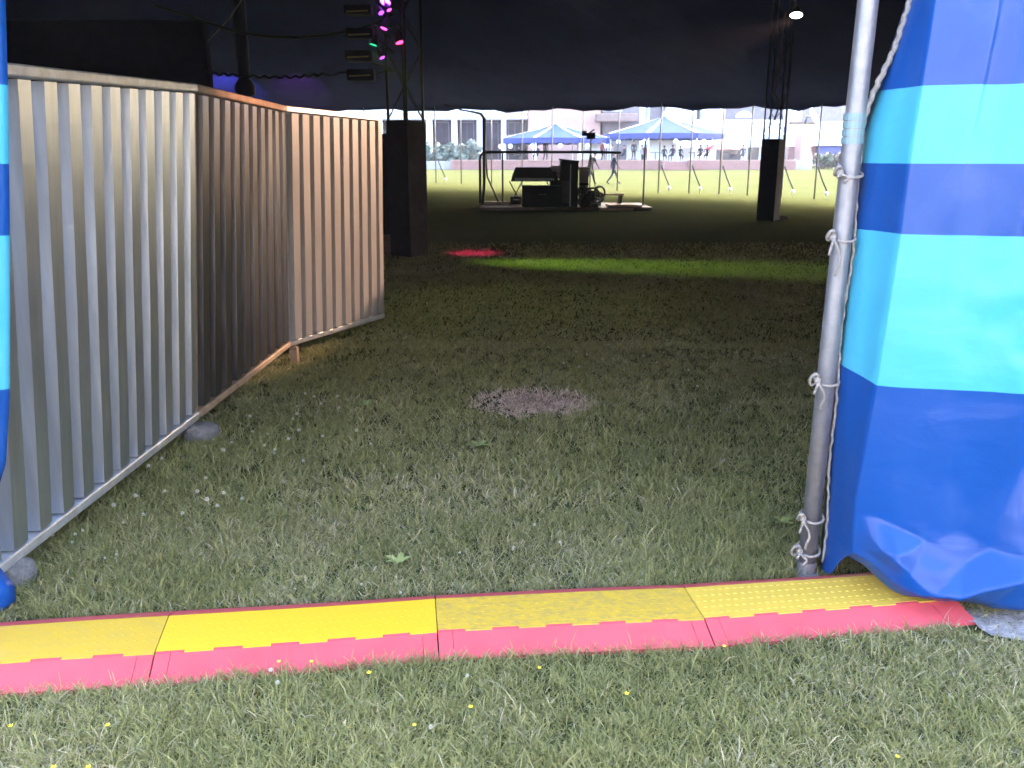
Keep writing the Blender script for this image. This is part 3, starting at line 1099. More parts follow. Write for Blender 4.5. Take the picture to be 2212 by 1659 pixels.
# flowers, each an object of its own
wf = thing('clover_flower', 'small round white clover flower head standing in the grass', 'flower', (0, 0, 0), 0, 'white clover flowers in the grass')
hb = MB()
for k in range(46):
    a = k * 2.399963
    zc = 1 - 1.7 * k / 46
    rr = math.sqrt(max(0, 1 - zc * zc))
    d = Vector((rr * math.cos(a), rr * math.sin(a), zc))
    s_ = d.cross(Vector((0.3, 0.2, 1))).normalized()
    t_ = d.cross(s_)
    p = Vector((0, 0, 0.062)) + d * 0.0045
    hb.add([p + s_ * 0.0018, p + t_ * 0.0012 + d * 0.002, p - s_ * 0.0018, p + d * 0.0058], [(0, 1, 3), (1, 2, 3), (2, 0, 3)])
hb.build('flower_head', M['petal_white'], wf)
MB().tube([(0, 0, 0), (0.003, 0.001, 0.03), (0, 0, 0.06)], 0.0011, 5).build('stem', M['stem'], wf)
WH = [(300, 1075), (360, 1000), (415, 1070), (255, 1100), (262, 1130), (190, 1140), (150, 1160), (215, 1190), (240, 1195), (165, 1155), (110, 1150), (330, 1010), (440, 1040),
      (495, 1072), (450, 1090), (480, 1090), (385, 1105), (320, 1110), (520, 1080), (345, 1060), (480, 980), (500, 960), (560, 965), (590, 985), (620, 955), (640, 940), (600, 975),
      (660, 1000), (690, 950), (700, 870), (655, 860), (680, 855), (720, 858), (740, 880), (625, 905), (550, 930), (580, 940), (530, 905), (760, 940), (800, 960), (640, 905),
      (1240, 760), (1280, 765), (1300, 780), (1330, 772), (1225, 790), (1380, 770), (1410, 790), (1350, 800), (1260, 800), (1195, 750), (1310, 745), (1370, 755), (1440, 765),
      (1480, 800), (860, 1275), (780, 1250), (1145, 1125), (1215, 1165), (575, 1440), (940, 1560), (1020, 1450), (610, 1462), (985, 1180), (1500, 840), (1580, 770)]
rf = random.Random(3)
first = True
for (px, py) in WH:
    p = G(px + rf.uniform(-12, 12), py + rf.uniform(-6, 6), 0.05)
    p.z = rf.uniform(-0.012, 0.006)
    rz, sc = rf.uniform(0, 6), rf.uniform(0.75, 1.15) * (0.75 if py > 1110 else 1.1)
    if first:
        wf.location, wf.rotation_euler, wf.scale = p, (0, 0, rz), (sc,) * 3
        first = False
    else:
        dup(wf, p, rz, scale=sc)
yf = thing('buttercup', 'tiny yellow buttercup in the grass near the ramp', 'flower', (0, 0, 0), 0, 'yellow buttercups in the grass')
hb = MB()
for k in range(5):
    a = 2 * math.pi * k / 5
    d, s_ = Vector((math.cos(a), math.sin(a), 0)), Vector((-math.sin(a), math.cos(a), 0))
    b_ = Vector((0, 0, 0.06))
    hb.add([b_, b_ + d * 0.005 + s_ * 0.004 + Vector((0, 0, 0.002)), b_ + d * 0.010 + Vector((0, 0, 0.006)), b_ + d * 0.005 - s_ * 0.004 + Vector((0, 0, 0.002))], [(0, 1, 2, 3)])
hb.lathe([(0.003, 0.06), (0.003, 0.064), (0, 0.065)], 6)
hb.build('petals', M['petal_yellow'], yf)
MB().tube([(0, 0, 0), (0.002, -0.002, 0.03), (0, 0, 0.06)], 0.001, 5).build('stem', M['stem'], yf)
YE = [(22, 1562), (232, 1560), (602, 1425), (672, 1423), (797, 1450), (895, 1557), (1017, 1525), (1354, 1495), (1165, 1437), (1565, 1393), (1940, 1625), (115, 1650), (190, 1652)]
first = True
for (px, py) in YE:
    p = G(px, py, 0.055)
    p.z = rf.uniform(-0.006, 0.006)
    if first:
        yf.location, yf.scale = p, (0.8,) * 3
        first = False
    else:
        dup(yf, p, rf.uniform(0, 6), scale=rf.uniform(0.65, 0.9))
# broad-leaved weeds


def weed(p, label, n_, ln_, up):
    mb = MB()
    for k in range(n_):
        a = 2 * math.pi * k / n_ + rf.uniform(-0.4, 0.4)
        d, s_ = Vector((math.cos(a), math.sin(a), 0)), Vector((-math.sin(a), math.cos(a), 0))
        L_ = ln_ * rf.uniform(0.7, 1.1)
        rows_ = []
        for j in range(7):
            t = j / 6
            wv = L_ * 0.20 * math.sin(math.pi * min(0.98, t * 0.9 + 0.08)) ** 0.7
            c_ = d * (L_ * t * math.cos(up * (1 - 0.5 * t))) + Vector((0, 0, L_ * t * math.sin(up * (1 - 0.6 * t)) + 0.01))
            rows_.append((c_ - s_ * wv + Vector((0, 0, 0.004)), c_ - Vector((0, 0, 0.002)), c_ + s_ * wv + Vector((0, 0, 0.004))))
        vs = [q for r3 in rows_ for q in r3]
        fs = []
        for j in range(6):
            for q in range(2):
                fs.append((j * 3 + q, j * 3 + q + 1, (j + 1) * 3 + q + 1, (j + 1) * 3 + q))
        mb.add(vs, fs)
    o = mb.build('broadleaf_weed', M['weed'], smooth=True)
    o.location = p
    tag(o, label, 'weed')


weed(G(862, 1225, 0), 'broad pale green weed leaves in the grass just behind the ramp', 5, 0.075, 1.0)
weed(G(1035, 975, 0), 'upright leafy weed in the middle of the shaded grass', 6, 0.10, 1.1)
weed(G(790, 885, 0), 'small leafy weed in the dark grass left of the dry patch', 6, 0.09, 1.1)
weed(G(1690, 1135, 0), 'small weed rosette in the grass close to the entrance pole', 5, 0.07, 0.7)

# ------------------------------------------------------------------ inside the tent
# black backdrop box behind the fence
o = MB().box((-4.6, 0, 0), (2.2, 0.25, 3.78)).build('stage_backdrop', M['black'], bevel=0.03)
o.location = (-7.25, 15.0, 0)
tag(o, 'big black draped stage block rising behind the metal fence', 'stage')
# dark quarter pole
qp = thing('quarter_pole', 'thick dark tent pole standing between the black block and the lamp tower', 'tent pole', (-4.63, 15.6, 0))
zt = roof_z(-4.63, 15.6) - 0.02
MB().tube([(0, 0, 0), (0, 0, 2.7), (0.02, 0, zt)], 0.105, 14).build('shaft', M['dark_metal'], qp, smooth=True)
MB().lathe([(0.11, 2.62), (0.17, 2.66), (0.18, 2.78), (0.15, 2.84), (0.11, 2.9)], 14).build('collar', M['dark_metal'], qp, smooth=True)
MB().lathe([(0.25, 0), (0.25, 0.03), (0.12, 0.05)], 14).build('base_plate', M['dark_metal'], qp)


def tower(name_label, loc, half, rz, h, cover_mat, side_mat, cover_h):
    root = thing('lighting_tower', name_label, 'lighting tower', loc, rz, 'box truss lighting towers')
    cs = [(-half, -half), (half, -half), (half, half), (-half, half)]
    for a, b in cs:
        MB().tube([(a, b, 0), (a, b, h)], 0.023, 8).build('chord', M['dark_metal'], root, smooth=True)
    bm_ = MB()
    z = 0.1
    st = 0.52
    k = 0
    while z < h - st:
        for i in range(4):
            p, q = cs[i], cs[(i + 1) % 4]
            if (k + i) % 2: p, q = q, p
            bm_.tube([(p[0], p[1], z), (q[0], q[1], z + st)], 0.010, 6)
        z += st
        k += 1
    bm_.build('bracing', M['dark_metal'], root)
    e = half + 0.03
    cv = MB().box((-e, -e, 0.03), (e, e, cover_h))
    # side face lighter; on the farther tower its lit side is painted in
    cv.m[3] = 1
    for v in cv.v:
        if v.z > 1: v.z += 0.02 * math.sin(v.x * 9 + v.y * 7)
    cv.build('base_cover', [cover_mat, side_mat], root, bevel=0.012)
    return root


TL = tower('nearer lighting tower with black wrapped base, purple lamps clipped along it', (-1.70, 14.25, 0), 0.195, R(-2), 6.0, M['black_box'], M['brown_cloth'], 2.16)
# its wrapped base is seen on a corner
TL.rotation_euler = (0, 0, R(-35))
TR = tower('farther lighting tower with black board base, a thin pink cable climbing it', (6.62, 22.4, 0), 0.20, R(8), 6.6, M['black_box'], M['grey_face'], 2.04)
TR.rotation_euler = (0, 0, R(-36))
o = MB().box((-0.12, -0.2, 0), (0.13, 0.2, 1.62)).box((-0.09, -0.205, 1.1), (0.10, -0.2, 1.55)).build('speaker_cabinet', M['black'], bevel=0.01)
o.location = (-2.12, 14.6, 0.35)
tag(o, 'narrow black speaker cabinet stacked on a case, left of the nearer lamp tower', 'speaker')
o = MB().box((-0.16, -0.2, 0), (0.16, 0.2, 0.345)).box((-0.17, -0.21, 0.16), (0.17, -0.2, 0.185)).build('flight_case', M['wood_dark'], bevel=0.008)
o.location = (-2.10, 14.6, 0)
tag(o, 'brown flight case under the narrow black speaker by the lamp tower', 'case')
tm = MB()
tm.tube([P(1697, 25, 22.1), P(1690, 70, 22.1), P(1688, 130, 22.1), P(1680, 160, 22.1), P(1674, 200, 22.1), P(1685, 225, 22.1), P(1672, 260, 22.1)], 0.022, 6)
tag(tm.build('hanging_cable', mat('dull_pink_cable', (0.14, 0.05, 0.07), 0.5)), 'thin dull pink cable climbing the farther lighting tower', 'cable')
# bits left at the tower feet
for (px, py, Y, lab) in ((895, 552, 14.0, 'small crumpled rag at the foot of the nearer lamp tower'), (1690, 475, 22.3, 'pale coiled strap at the foot of the farther tower')):
    mb = MB()
    g = G(px, py)
    for q in range(4):
        a = q * 1.3
        mb.tube([(0.14 * math.cos(a + t) * (1 - 0.1 * q), 0.10 * math.sin(a + t), 0.03 + 0.02 * q + 0.02 * math.sin(3 * t)) for t in np.linspace(0, 5, 14)], 0.018, 6)
    o = mb.build('coiled_strap', mat('faded_strap', (0.20, 0.15, 0.13), 0.8))
    o.location = (g.x, g.y, 0)
    tag(o, lab, 'strap')


def lens_mat(name, col, st):
    return mat(name, col, 0.3, emit=col, es=st)


LENS = {'purple': lens_mat('lit_purple_lens', (0.42, 0.05, 1.0), 1.2), 'pink': lens_mat('lit_pink_lens', (0.85, 0.05, 0.55), 0.35), 'red': lens_mat('lit_red_lens', (1.0, 0.02, 0.08), 0.7),
        'green': lens_mat('lit_green_lens', (0.02, 0.8, 0.3), 0.12), 'violet': lens_mat('lit_violet_lens', (0.35, 0.05, 0.9), 0.25)}


def par_lamp(p, aim, lens, label, r_=0.10, length=0.24, to=None, edge=False):
    r_, length = r_ * 0.72, length * 0.8
    p = Vector(p)
    root = thing('stage_lamp', label, 'stage lamp', p, 0, 'stage lamps on the nearer tower')
    d = Vector(aim).normalized()
    q = d.to_track_quat('Z', 'Y')
    MB().lathe([(r_ * 0.55, -length), (r_ * 0.8, -length * 0.8), (r_, -length * 0.35), (r_, 0.0), (r_ * 0.93, 0.0), (r_ * 0.93, -0.02)], 16, (0, 0, 0), q).build('can', M['dark_metal'], root, smooth=False)
    MB().lathe([(0, -0.012), (r_ * 0.92, -0.014)], 16, (0, 0, 0), q).build('lens', lens, root)
    to = Vector(to) - p if to is not None else Vector((0, 0, 0.2))
    mid = -d * length * 0.5
    s_ = q @ Vector((1, 0, 0))
    MB().tube([mid + s_ * (r_ * 1.08), mid + s_ * (r_ * 1.08) + Vector((0, 0, 0.16)), mid - s_ * (r_ * 1.08) + Vector((0, 0, 0.16)), mid - s_ * (r_ * 1.08)], 0.012, 6).build('yoke', M['dark_metal'], root)
    MB().tube([mid + Vector((0, 0, 0.16)), mid + Vector((0, 0, 0.20)), to], 0.016, 6).build('clamp_arm', M['dark_metal'], root)
    return root


def ptl(x, y, Y=14.05): return P(x, y, Y)


par_lamp(ptl(832, 4), (-0.15, -0.5, -0.55), LENS['purple'], 'brightest purple stage lamp at the top of the nearer tower', 0.12, 0.3, ptl(850, -10, 14.2))
par_lamp(ptl(824, 28), (0.6, -0.7, -0.9), LENS['violet'], 'small violet stage lamp just below the brightest purple one', 0.07, 0.2, ptl(850, 30, 14.2))
par_lamp(ptl(841, 22), (0.5, -0.5, -0.9), LENS['pink'], 'small pink stage lamp beside the violet one', 0.06, 0.2, ptl(855, 20, 14.2))
par_lamp(ptl(829, 62), (-0.3, -0.35, -0.9), LENS['pink'], 'pair-mounted pink stage lamp at mid height of the nearer tower', 0.085, 0.22, ptl(850, 55, 14.2))
par_lamp(ptl(865, 92), (0.3, -0.25, -0.9), LENS['red'], 'red lit stage lamp on the right side of the nearer tower', 0.11, 0.24, ptl(873, 75, 14.2))
par_lamp(ptl(806, 98), (-0.2, -0.25, -0.9), LENS['green'], 'green lit stage lamp on the left side of the nearer tower', 0.10, 0.22, ptl(845, 80, 14.2))
par_lamp(ptl(826, 125), (0.5, -0.4, -0.9), LENS['violet'], 'lowest lit stage lamp, dim violet, on the nearer tower', 0.07, 0.2, ptl(850, 115, 14.2))
bank_lab = ['topmost unlit black floodlight on the left of the nearer tower', 'unlit black floodlight with a yellow edge, second from the top', 'unlit black floodlight third from the top', 'lowest and biggest unlit black floodlight left of the nearer tower']
for k, (px, py) in enumerate(((776, 22), (780, 72), (778, 120), (782, 160))):
    p = ptl(px, py)
    root = thing('floodlight', bank_lab[k], 'floodlight', p, 0, 'unlit floodlights on the nearer tower')
    MB().box((-0.22, -0.12, -0.07 - 0.01 * k), (0.20, 0.12, 0.07)).build('housing', M['black_box'], root, bevel=0.015)
    MB().bar((-0.18, -0.128, -0.035), (0.15, -0.128, -0.022), 0.012, 0.02).build('gel_edge', M['amber'], root)
    MB().tube([(0.1, 0, 0.07), (0.15, 0.02, 0.16), (P(848, py - 10, 14.2) - p)], 0.015, 6).build('bracket', M['dark_metal'], root)

# pendant lamp near the farther tower
lp_ = P(1720, 33, 12.5)
pl = thing('pendant_lamp', 'white lit work lamp hanging high up near the farther tower', 'lamp', lp_)
ld = Vector((-5.3, -5.1, -2.75)).normalized()
vd = Vector((-lp_.x, -lp_.y, CAM_H - lp_.z)).normalized()
ax = (Vector((0, 0, -1)) * 0.9 + vd * 0.42).normalized()
q = ax.to_track_quat('Z', 'Y')
MB().lathe([(0.018, -0.15), (0.04, -0.12), (0.07, -0.05), (0.086, 0.0), (0.081, 0.0), (0.066, -0.05)], 24, (0, 0, 0), q).build('shade', M['dark_metal'], pl, smooth=True)
MB().lathe([(0, -0.004), (0.081, -0.006)], 24, (0, 0, 0), q).build('diffuser', mat('lit_lamp_diffuser', (1, 1, 1), 0.4, emit=(0.95, 0.93, 1.0), es=3), pl)
back = -ax * 0.16
MB().tube([back, back + Vector((0, 0, 0.3)), Vector((0, 0, roof_z(lp_.x, lp_.y) - lp_.z))], 0.006, 5).build('cord', M['cable'], pl)


def spot(name, loc, target, energy, col, cone, blend=0.4, size=0.05):
    d = bpy.data.lights.new(name, 'SPOT')
    d.energy, d.color, d.spot_size, d.spot_blend, d.shadow_soft_size = energy, col, R(cone), blend, size
    o = bpy.data.objects.new(name, d)
    C.objects.link(o)
    o.location = loc
    o.rotation_euler = (Vector(target) - Vector(loc)).to_track_quat('-Z', 'Y').to_euler()
    return o


spot('pendant_light', lp_ + ax * 0.05, (-1.53, 7.6, 1.2), 330, (1.0, 0.64, 0.43), 16, 0.25)
spot('pendant_light', lp_ + ax * 0.05, (-1.75, 5.9, 1.75), 190, (1.0, 0.45, 0.25), 9, 1.0)
GL = ptl(806, 100) + Vector((0, -0.2, -0.1))
spot('tower_light', GL, (1.7, 12.95, 0), 125, (0.50, 1.0, 0.14), 58, 1.0).scale = (0.42, 1, 1)
spot('green_lamp_light', GL, (-0.2, 9.6, 0), 13, (0.7, 1.0, 0.3), 52, 0.7).scale = (1, 0.4, 1)
spot('red_lamp_light', (-1.2, 13.7, 3.0), (-0.65, 14.75, 0), 130, (1.0, 0.02, 0.30), 20, 1.0)
spot('blue_ceiling_light', P(480, 262, 45), P(490, 180, 51), 260, (0.38, 0.36, 1.0), 46, 1.0)
spot('pink_ceiling_light', P(640, 262, 45), P(645, 195, 50), 90, (1.0, 0.15, 0.6), 40, 1.0)


# cables slung under the roof
def swag(pts, r_, label, name='hanging_cable', wig=0.0, m='cable'):
    pp = []
    for i in range(len(pts) - 1):
        for t in np.linspace(0, 1, 14)[:-1]:
            pp.append(pts[i].lerp(pts[i + 1], t))
    pp.append(pts[-1])
    if wig:
        for i, p in enumerate(pp): p.z += wig * math.sin(i * 1.5)
    o = MB().tube(pp, r_, 6).build(name, M[m], smooth=True)
    tag(o, label, 'cable')
    return o


swag([P(x, y, 14.6) for x, y in ((330, 10), (420, 38), (500, 66), (570, 78), (640, 81), (730, 72), (800, 56), (850, 30))], 0.028, 'thick black cable sagging from the dark pole to the lamp tower')
swag([P(x, y, 14.6) for x, y in ((440, 158), (500, 161), (570, 166), (640, 166), (700, 160), (850, 155))], 0.022, 'twisted black cable strung low from the pole to the lamp tower', wig=0.022)
swag([P(x, y, 14.8) for x, y in ((535, -20), (495, 40), (448, 90))], 0.012, 'pale diagonal rope by the corner of the black block', name='guy_rope', m='rope')

# side poles along the far edge, each with its own guy strap and white-capped stake
POLES = [(-12.5, 55.0, 0), (-9.0, 54.2, 0), (-6.6, 53.3, 1), (-4.5, 51.9, 1), (-2.95, 51.0, 0), (-1.15, 49.5, 0), (0.55, 47.9, 0), (2.1, 46.3, 0), (3.6, 44.9, 0), (5.2, 43.2, 0), (6.9, 41.2, 1), (8.15, 40.2, 1), (9.3, 39.2, 1), (10.25, 38.0, 0), (11.3, 36.6, 1), (12.0, 34.6, 1)]
side_pole = None
for i, (x, y, st) in enumerate(POLES):
    e = min(EAVE, key=lambda e: (e.x - x) ** 2 + (e.y - y) ** 2)
    z0 = gz(x, y)
    h = e.z - z0
    if side_pole is None:
        side_pole = thing('side_pole', 'slim grey tent side pole on the far edge of the marquee', 'tent pole', (x, y, z0), 0, 'slim side poles along the far tent edge')
        MB().tube([(0, 0, 0), (0, 0, 4.2)], 0.034, 8).build('shaft', mat('side_pole_grey', (0.20, 0.18, 0.18), 0.6, 0.3), side_pole, smooth=True)
        MB().tube([(0, 0, 4.2), (0, 0, 4.3)], 0.012, 6).build('spike', M['galv'], side_pole)
        o = side_pole
    else:
        o = dup(side_pole, (x, y, z0))
    o.scale = (1, 1, h / 4.25)
gs0 = None
for i, (x, y, st) in enumerate(POLES):
    if not st: continue
    z0 = gz(x, y)
    if gs0 is None:
        gs0 = thing('guy_stake', 'white-capped ground stake with slack strap, outside the far tent edge', 'stake', (x + 0.55, y + 0.2, z0), 0, 'white-capped stakes outside the far poles')
        MB().lathe([(0.02, -0.1), (0.02, 0.12), (0.06, 0.14), (0.085, 0.19), (0.07, 0.25), (0.035, 0.28), (0, 0.285)], 12).build('cap', M['globe'], gs0, smooth=True)
        MB().tube([(0, 0, 0.3), (-0.22, 0, 0.75), (-0.42, 0, 1.25)], 0.03, 6).build('strap', M['dark_metal'], gs0)
    else:
        dup(gs0, (x + 0.55, y + 0.2, z0), rf.uniform(-0.3, 0.3))

# ------------------------------------------------------------------ the sound platform in the middle
YD = 27.6
o = MB().box((-1.0, 26.6, 0.02), (4.3, 29.4, 0.12)).build('platform', M['wood_dark'], bevel=0.01)
tag(o, 'low dark plywood platform carrying the sound gear', 'platform')
fr = thing('tubular_frame', 'rounded dark tube frame standing round the sound platform', 'frame', (1.6, 28.0, 0.12))
z1 = P(1100, 328, 28.0).z - 0.12
for xx0, xx1, nm in ((-2.62, 2.62, 'hoop'),):
    pts = [(xx0, 0, 0)] + [(xx0 + 0.22 - 0.22 * math.cos(a), 0, z1 - 0.22 + 0.22 * math.sin(a)) for a in np.linspace(0, math.pi / 2, 6)] + [(1.0, 0, z1), (1.85, 0, z1 - 0.02)]
    MB().tube(pts, 0.042, 8).build('hoop', M['dark_metal'], fr, smooth=True)
MB().tube([(2.62, 0, 0), (2.62, 0, 2.0)], 0.028, 8).build('corner_post', M['pole'], fr, smooth=True)
MB().tube([(-1.9, 0.1, 0), (-1.9, 0.1, z1)], 0.03, 8).build('upright', M['dark_metal'], fr, smooth=True)
MB().tube([(-2.45, 0.3, 1.7), (-2.4, 0.25, 0.9), (-2.05, 0.1, 0.1)], 0.03, 8).build('brace', M['dark_metal'], fr, smooth=True)
# cable loom dropping from the tent edge
mb = MB()
mb.tube([P(960, 225, 27.9), P(1000, 238, 27.9), P(1022, 241, 27.9), P(1038, 245, 27.9), P(1046, 256, 27.9), P(1046, 330, 27.9), P(1046, 400, 27.9), P(1042, 448, 27.9)], [0.02, 0.025, 0.03, 0.04, 0.055, 0.055, 0.05, 0.05], 8)
tag(mb.build('cable_loom', M['cable'], smooth=True), 'black cable loom dropping to the left corner of the sound platform', 'cable')
# mixing desk on trestle legs
md = thing('mixing_desk', 'black mixing desk with raised tilted panel on thin legs', 'mixing desk', P(1150, 395, 27.4) * 1.0)
b0 = md.location.copy()


def rel(x, y, Y): return P(x, y, Y) - b0


mb = MB()
x0, x1 = rel(1104, 390, 27.4).x, rel(1205, 390, 27.4).x
zt_, zb_ = rel(1150, 361, 27.4).z, rel(1150, 391, 27.4).z
mb.add([(x0, -0.3, zb_), (x1, -0.3, zb_), (x1, 0.55, zb_), (x0, 0.55, zb_), (x0 + 0.02, -0.3, zb_ + 0.14), (x1 - 0.02, -0.3, zb_ + 0.14), (x1 - 0.1, 0.5, zt_), (x0 + 0.14, 0.5, zt_), (x0 + 0.14, 0.55, zt_), (x1 - 0.1, 0.55, zt_)],
       [(0, 3, 2, 1), (0, 1, 5, 4), (4, 5, 6, 7), (7, 6, 9, 8), (8, 9, 2, 3), (1, 2, 9, 6, 5), (0, 4, 7, 8, 3)])
mb.build('console', M['black_box'], md)
fd = MB()
for k in range(22):
    x = lerp(x0 + 0.15, x1 - 0.15, k / 21)
    fd.box((x - 0.012, -0.305, zb_ + 0.03), (x + 0.012, -0.3, zb_ + 0.10))
fd.build('fader_row', M['galv'], md)
for sx in (x0 + 0.15, x1 - 0.15):
    for sgn in (-1, 1):
        MB().tube([(sx - 0.2 * sgn, 0.1, 0.12 - b0.z), (sx + 0.2 * sgn, 0.1, zb_)], 0.02, 6).build('leg', M['dark_metal'], md)


def gear(name, label, cat, px0, px1, py0, py1, Y, depth, m, extra=None, bevel=0.015):
    """upright case standing on the platform, real width and height from its outline"""
    a, b = P(px0, py1, Y), P(px1, py0, Y)
    z0 = max(0.122, a.z)
    root = thing(name, label, cat, ((a.x + b.x) / 2, Y, z0))
    hx, h = abs(b.x - a.x) / 2, b.z - z0
    MB().box((-hx, 0, 0), (hx, depth, h)).build('body', m, root, bevel=bevel)
    if extra: extra(root, hx, h, depth)
    return root


def handles(root, hx, h, d):
    MB().tube([(-0.12, -0.002, h * 0.6), (-0.12, -0.03, h * 0.6), (0.12, -0.03, h * 0.6), (0.12, -0.002, h * 0.6)], 0.012, 6).build('handle', M['galv'], root)
    for sx in (-1, 1):
        MB().bar((sx * (hx - 0.01), -0.006, 0.02), (sx * (hx - 0.01), -0.006, h - 0.02), 0.03, 0.012).build('edge_strip', M['dark_metal'], root)


def rack(root, hx, h, d):
    MB().add([(-hx - 0.02, -0.03, h + 0.01), (hx + 0.02, -0.03, h - 0.05), (hx + 0.02, d, h - 0.05), (-hx - 0.02, d, h + 0.01), (-hx - 0.02, -0.03, h + 0.06), (hx + 0.02, -0.03, h), (hx + 0.02, d, h), (-hx - 0.02, d, h + 0.06)],
             [(4, 5, 6, 7), (0, 1, 5, 4), (1, 2, 6, 5), (2, 3, 7, 6), (3, 0, 4, 7)]).build('lid', M['black_box'], root)
    MB().box((-hx + 0.02, -0.008, 0.12), (-hx + 0.26, -0.002, 0.78)).build('door', M['brown_cloth'], root)
    MB().bar((-hx + 0.30, -0.01, 0.02), (-hx + 0.30, -0.01, h - 0.1), 0.03, 0.015).build('edge_strip', M['galv'], root)


gear('flight_case', 'big black flight case at the front of the sound platform', 'case', 1128, 1215, 401, 459, 26.65, 0.8, M['black_box'], handles)
gear('equipment_rack', 'tallest black equipment rack in the middle of the platform', 'rack', 1210, 1250, 347, 459, 26.75, 0.75, M['black_box'], rack)
gear('equipment_rack', 'stepped black rack between the flight case and the tallest rack', 'rack', 1188, 1214, 388, 440, 27.5, 0.5, M['black_box'], handles)


def lid_only(root, hx, h, d):
    MB().box((-hx - 0.03, -0.03, h + 0.002), (hx + 0.03, d + 0.03, h + 0.09)).build('lid', M['wood'], root, bevel=0.02)
    MB().box((-hx - 0.005, -0.012, h * 0.55), (hx + 0.005, -0.002, h * 0.62)).build('edge_strip', M['black_box'], root)


gear('storage_bin', 'mauve grey bin with tan lid, right of the tallest rack', 'bin', 1251, 1272, 367, 440, 27.4, 0.4, M['grey_face'], lid_only)
gear('amplifier', 'small black amplifier lying at the left of the flight case', 'amplifier', 1103, 1126, 424, 441, 27.8, 0.5, M['black_box'], handles)
gear('grey_carton', 'pinkish grey carton on the stepped rack', 'box', 1192, 1213, 364, 386, 27.55, 0.35, M['grey_face'], lid_only)
o = MB().box((-0.75, -0.25, 0), (0.6, 0.35, 0.05)).box((-0.70, -0.2, 0.05), (0.5, 0.3, 0.09)).build('plywood_sheet', M['wood'], bevel=0.006)
o.location = (P(1085, 441, 28.2).x, 28.2, 0.125)
tag(o, 'pale board lying on the left part of the sound platform', 'board')
# tangle of cables and pedals beside the bin
mb = MB()
rt = random.Random(9)
for k in range(16):
    c0 = Vector((rt.uniform(-0.28, 0.28), rt.uniform(-0.2, 0.2), rt.uniform(0.03, 0.5)))
    rr = rt.uniform(0.10, 0.24)
    an = rt.uniform(0, 3)
    mb.tube([c0 + Vector((rr * math.cos(t) * math.cos(an), rr * math.cos(t) * math.sin(an), rr * math.sin(t) * 0.8 + 0.1)) for t in np.linspace(0, 6.2, 16)], 0.035, 6)
for k in range(5):
    a = rt.uniform(-0.25, 0.25)
    mb.box((a - 0.12, -0.1, 0.02 + 0.1 * k), (a + 0.12, 0.12, 0.13 + 0.1 * k))
o = mb.build('cable_pile', M['cable'], smooth=False)
o.location = (P(1275, 455, 26.7).x, 26.9, 0.09)
tag(o, 'untidy heap of black cables and boxes right of the racks', 'cables')
tb = thing('side_table', 'small table with pale top on dark legs, right of the racks', 'table', (P(1320, 425, 27.6).x, 27.6, 0.122))
h = P(1320, 421, 27.6).z - 0.122
MB().box((-0.38, -0.25, h), (0.38, 0.25, h + 0.05)).build('tabletop', M['wood'], tb, bevel=0.008)
for sx in (-0.33, 0.30):
    for sy in (-0.2, 0.2):
        MB().bar((sx - 0.04, sy, 0), (sx, sy, h), 0.05 if sx < 0 else 0.08, 0.05).build('leg', M['dark_metal'], tb)
for k, (px0, px1, py, Y, lab) in enumerate(((1312, 1385, 445, 27.0, 'larger pale plywood sheet laid at the right end of the sound platform'),)):
    a, b = P(px0, py, Y), P(px1, py, Y)
    o = MB().box((0, 0, 0), (b.x - a.x, 0.9, 0.06)).build('plywood_sheet', M['wood'], bevel=0.005)
    o.location = (a.x, 26.75, 0.125)
    tag(o, lab, 'board')
kb = MB().bar((P(1297, 456, 26.2).x, 26.3, 0.06), (P(1390, 449, 26.6).x, 26.75, 0.06), 0.10, 0.07).build('kick_board', M['wood'], bevel=0.005)
tag(kb, 'pale timber edging along the right front of the sound platform', 'board')
# video camera on a tall stand
vc = thing('video_camera', 'black video camera on a slim tripod above the sound platform', 'camera', (P(1277, 345, 28.4).x, 28.6, 0.122))
zc = P(1277, 300, 28.6).z - 0.122
MB().box((-0.14, -0.18, zc), (0.12, 0.18, zc + 0.20)).lathe([(0.06, 0), (0.075, 0.16)], 10, (0.0, -0.18, zc + 0.1), Vector((0.3, -1, 0)).to_track_quat('Z', 'Y')).build('body', M['black_box'], vc, bevel=0.01)
MB().box((-0.30, -0.04, zc + 0.10), (-0.14, 0.02, zc + 0.26)).build('viewfinder', M['black_box'], vc)
MB().bar((-0.05, 0, zc + 0.2), (0.10, 0.02, zc + 0.30), 0.04, 0.04).build('handle', M['black_box'], vc)
for k in range(3):
    a = k * 2.1 + 0.4
    MB().tube([(0.30 * math.cos(a), 0.30 * math.sin(a), 0), (0, 0, zc * 0.8), (0, 0, zc)], 0.022, 6).build('leg', M['dark_metal'], vc)


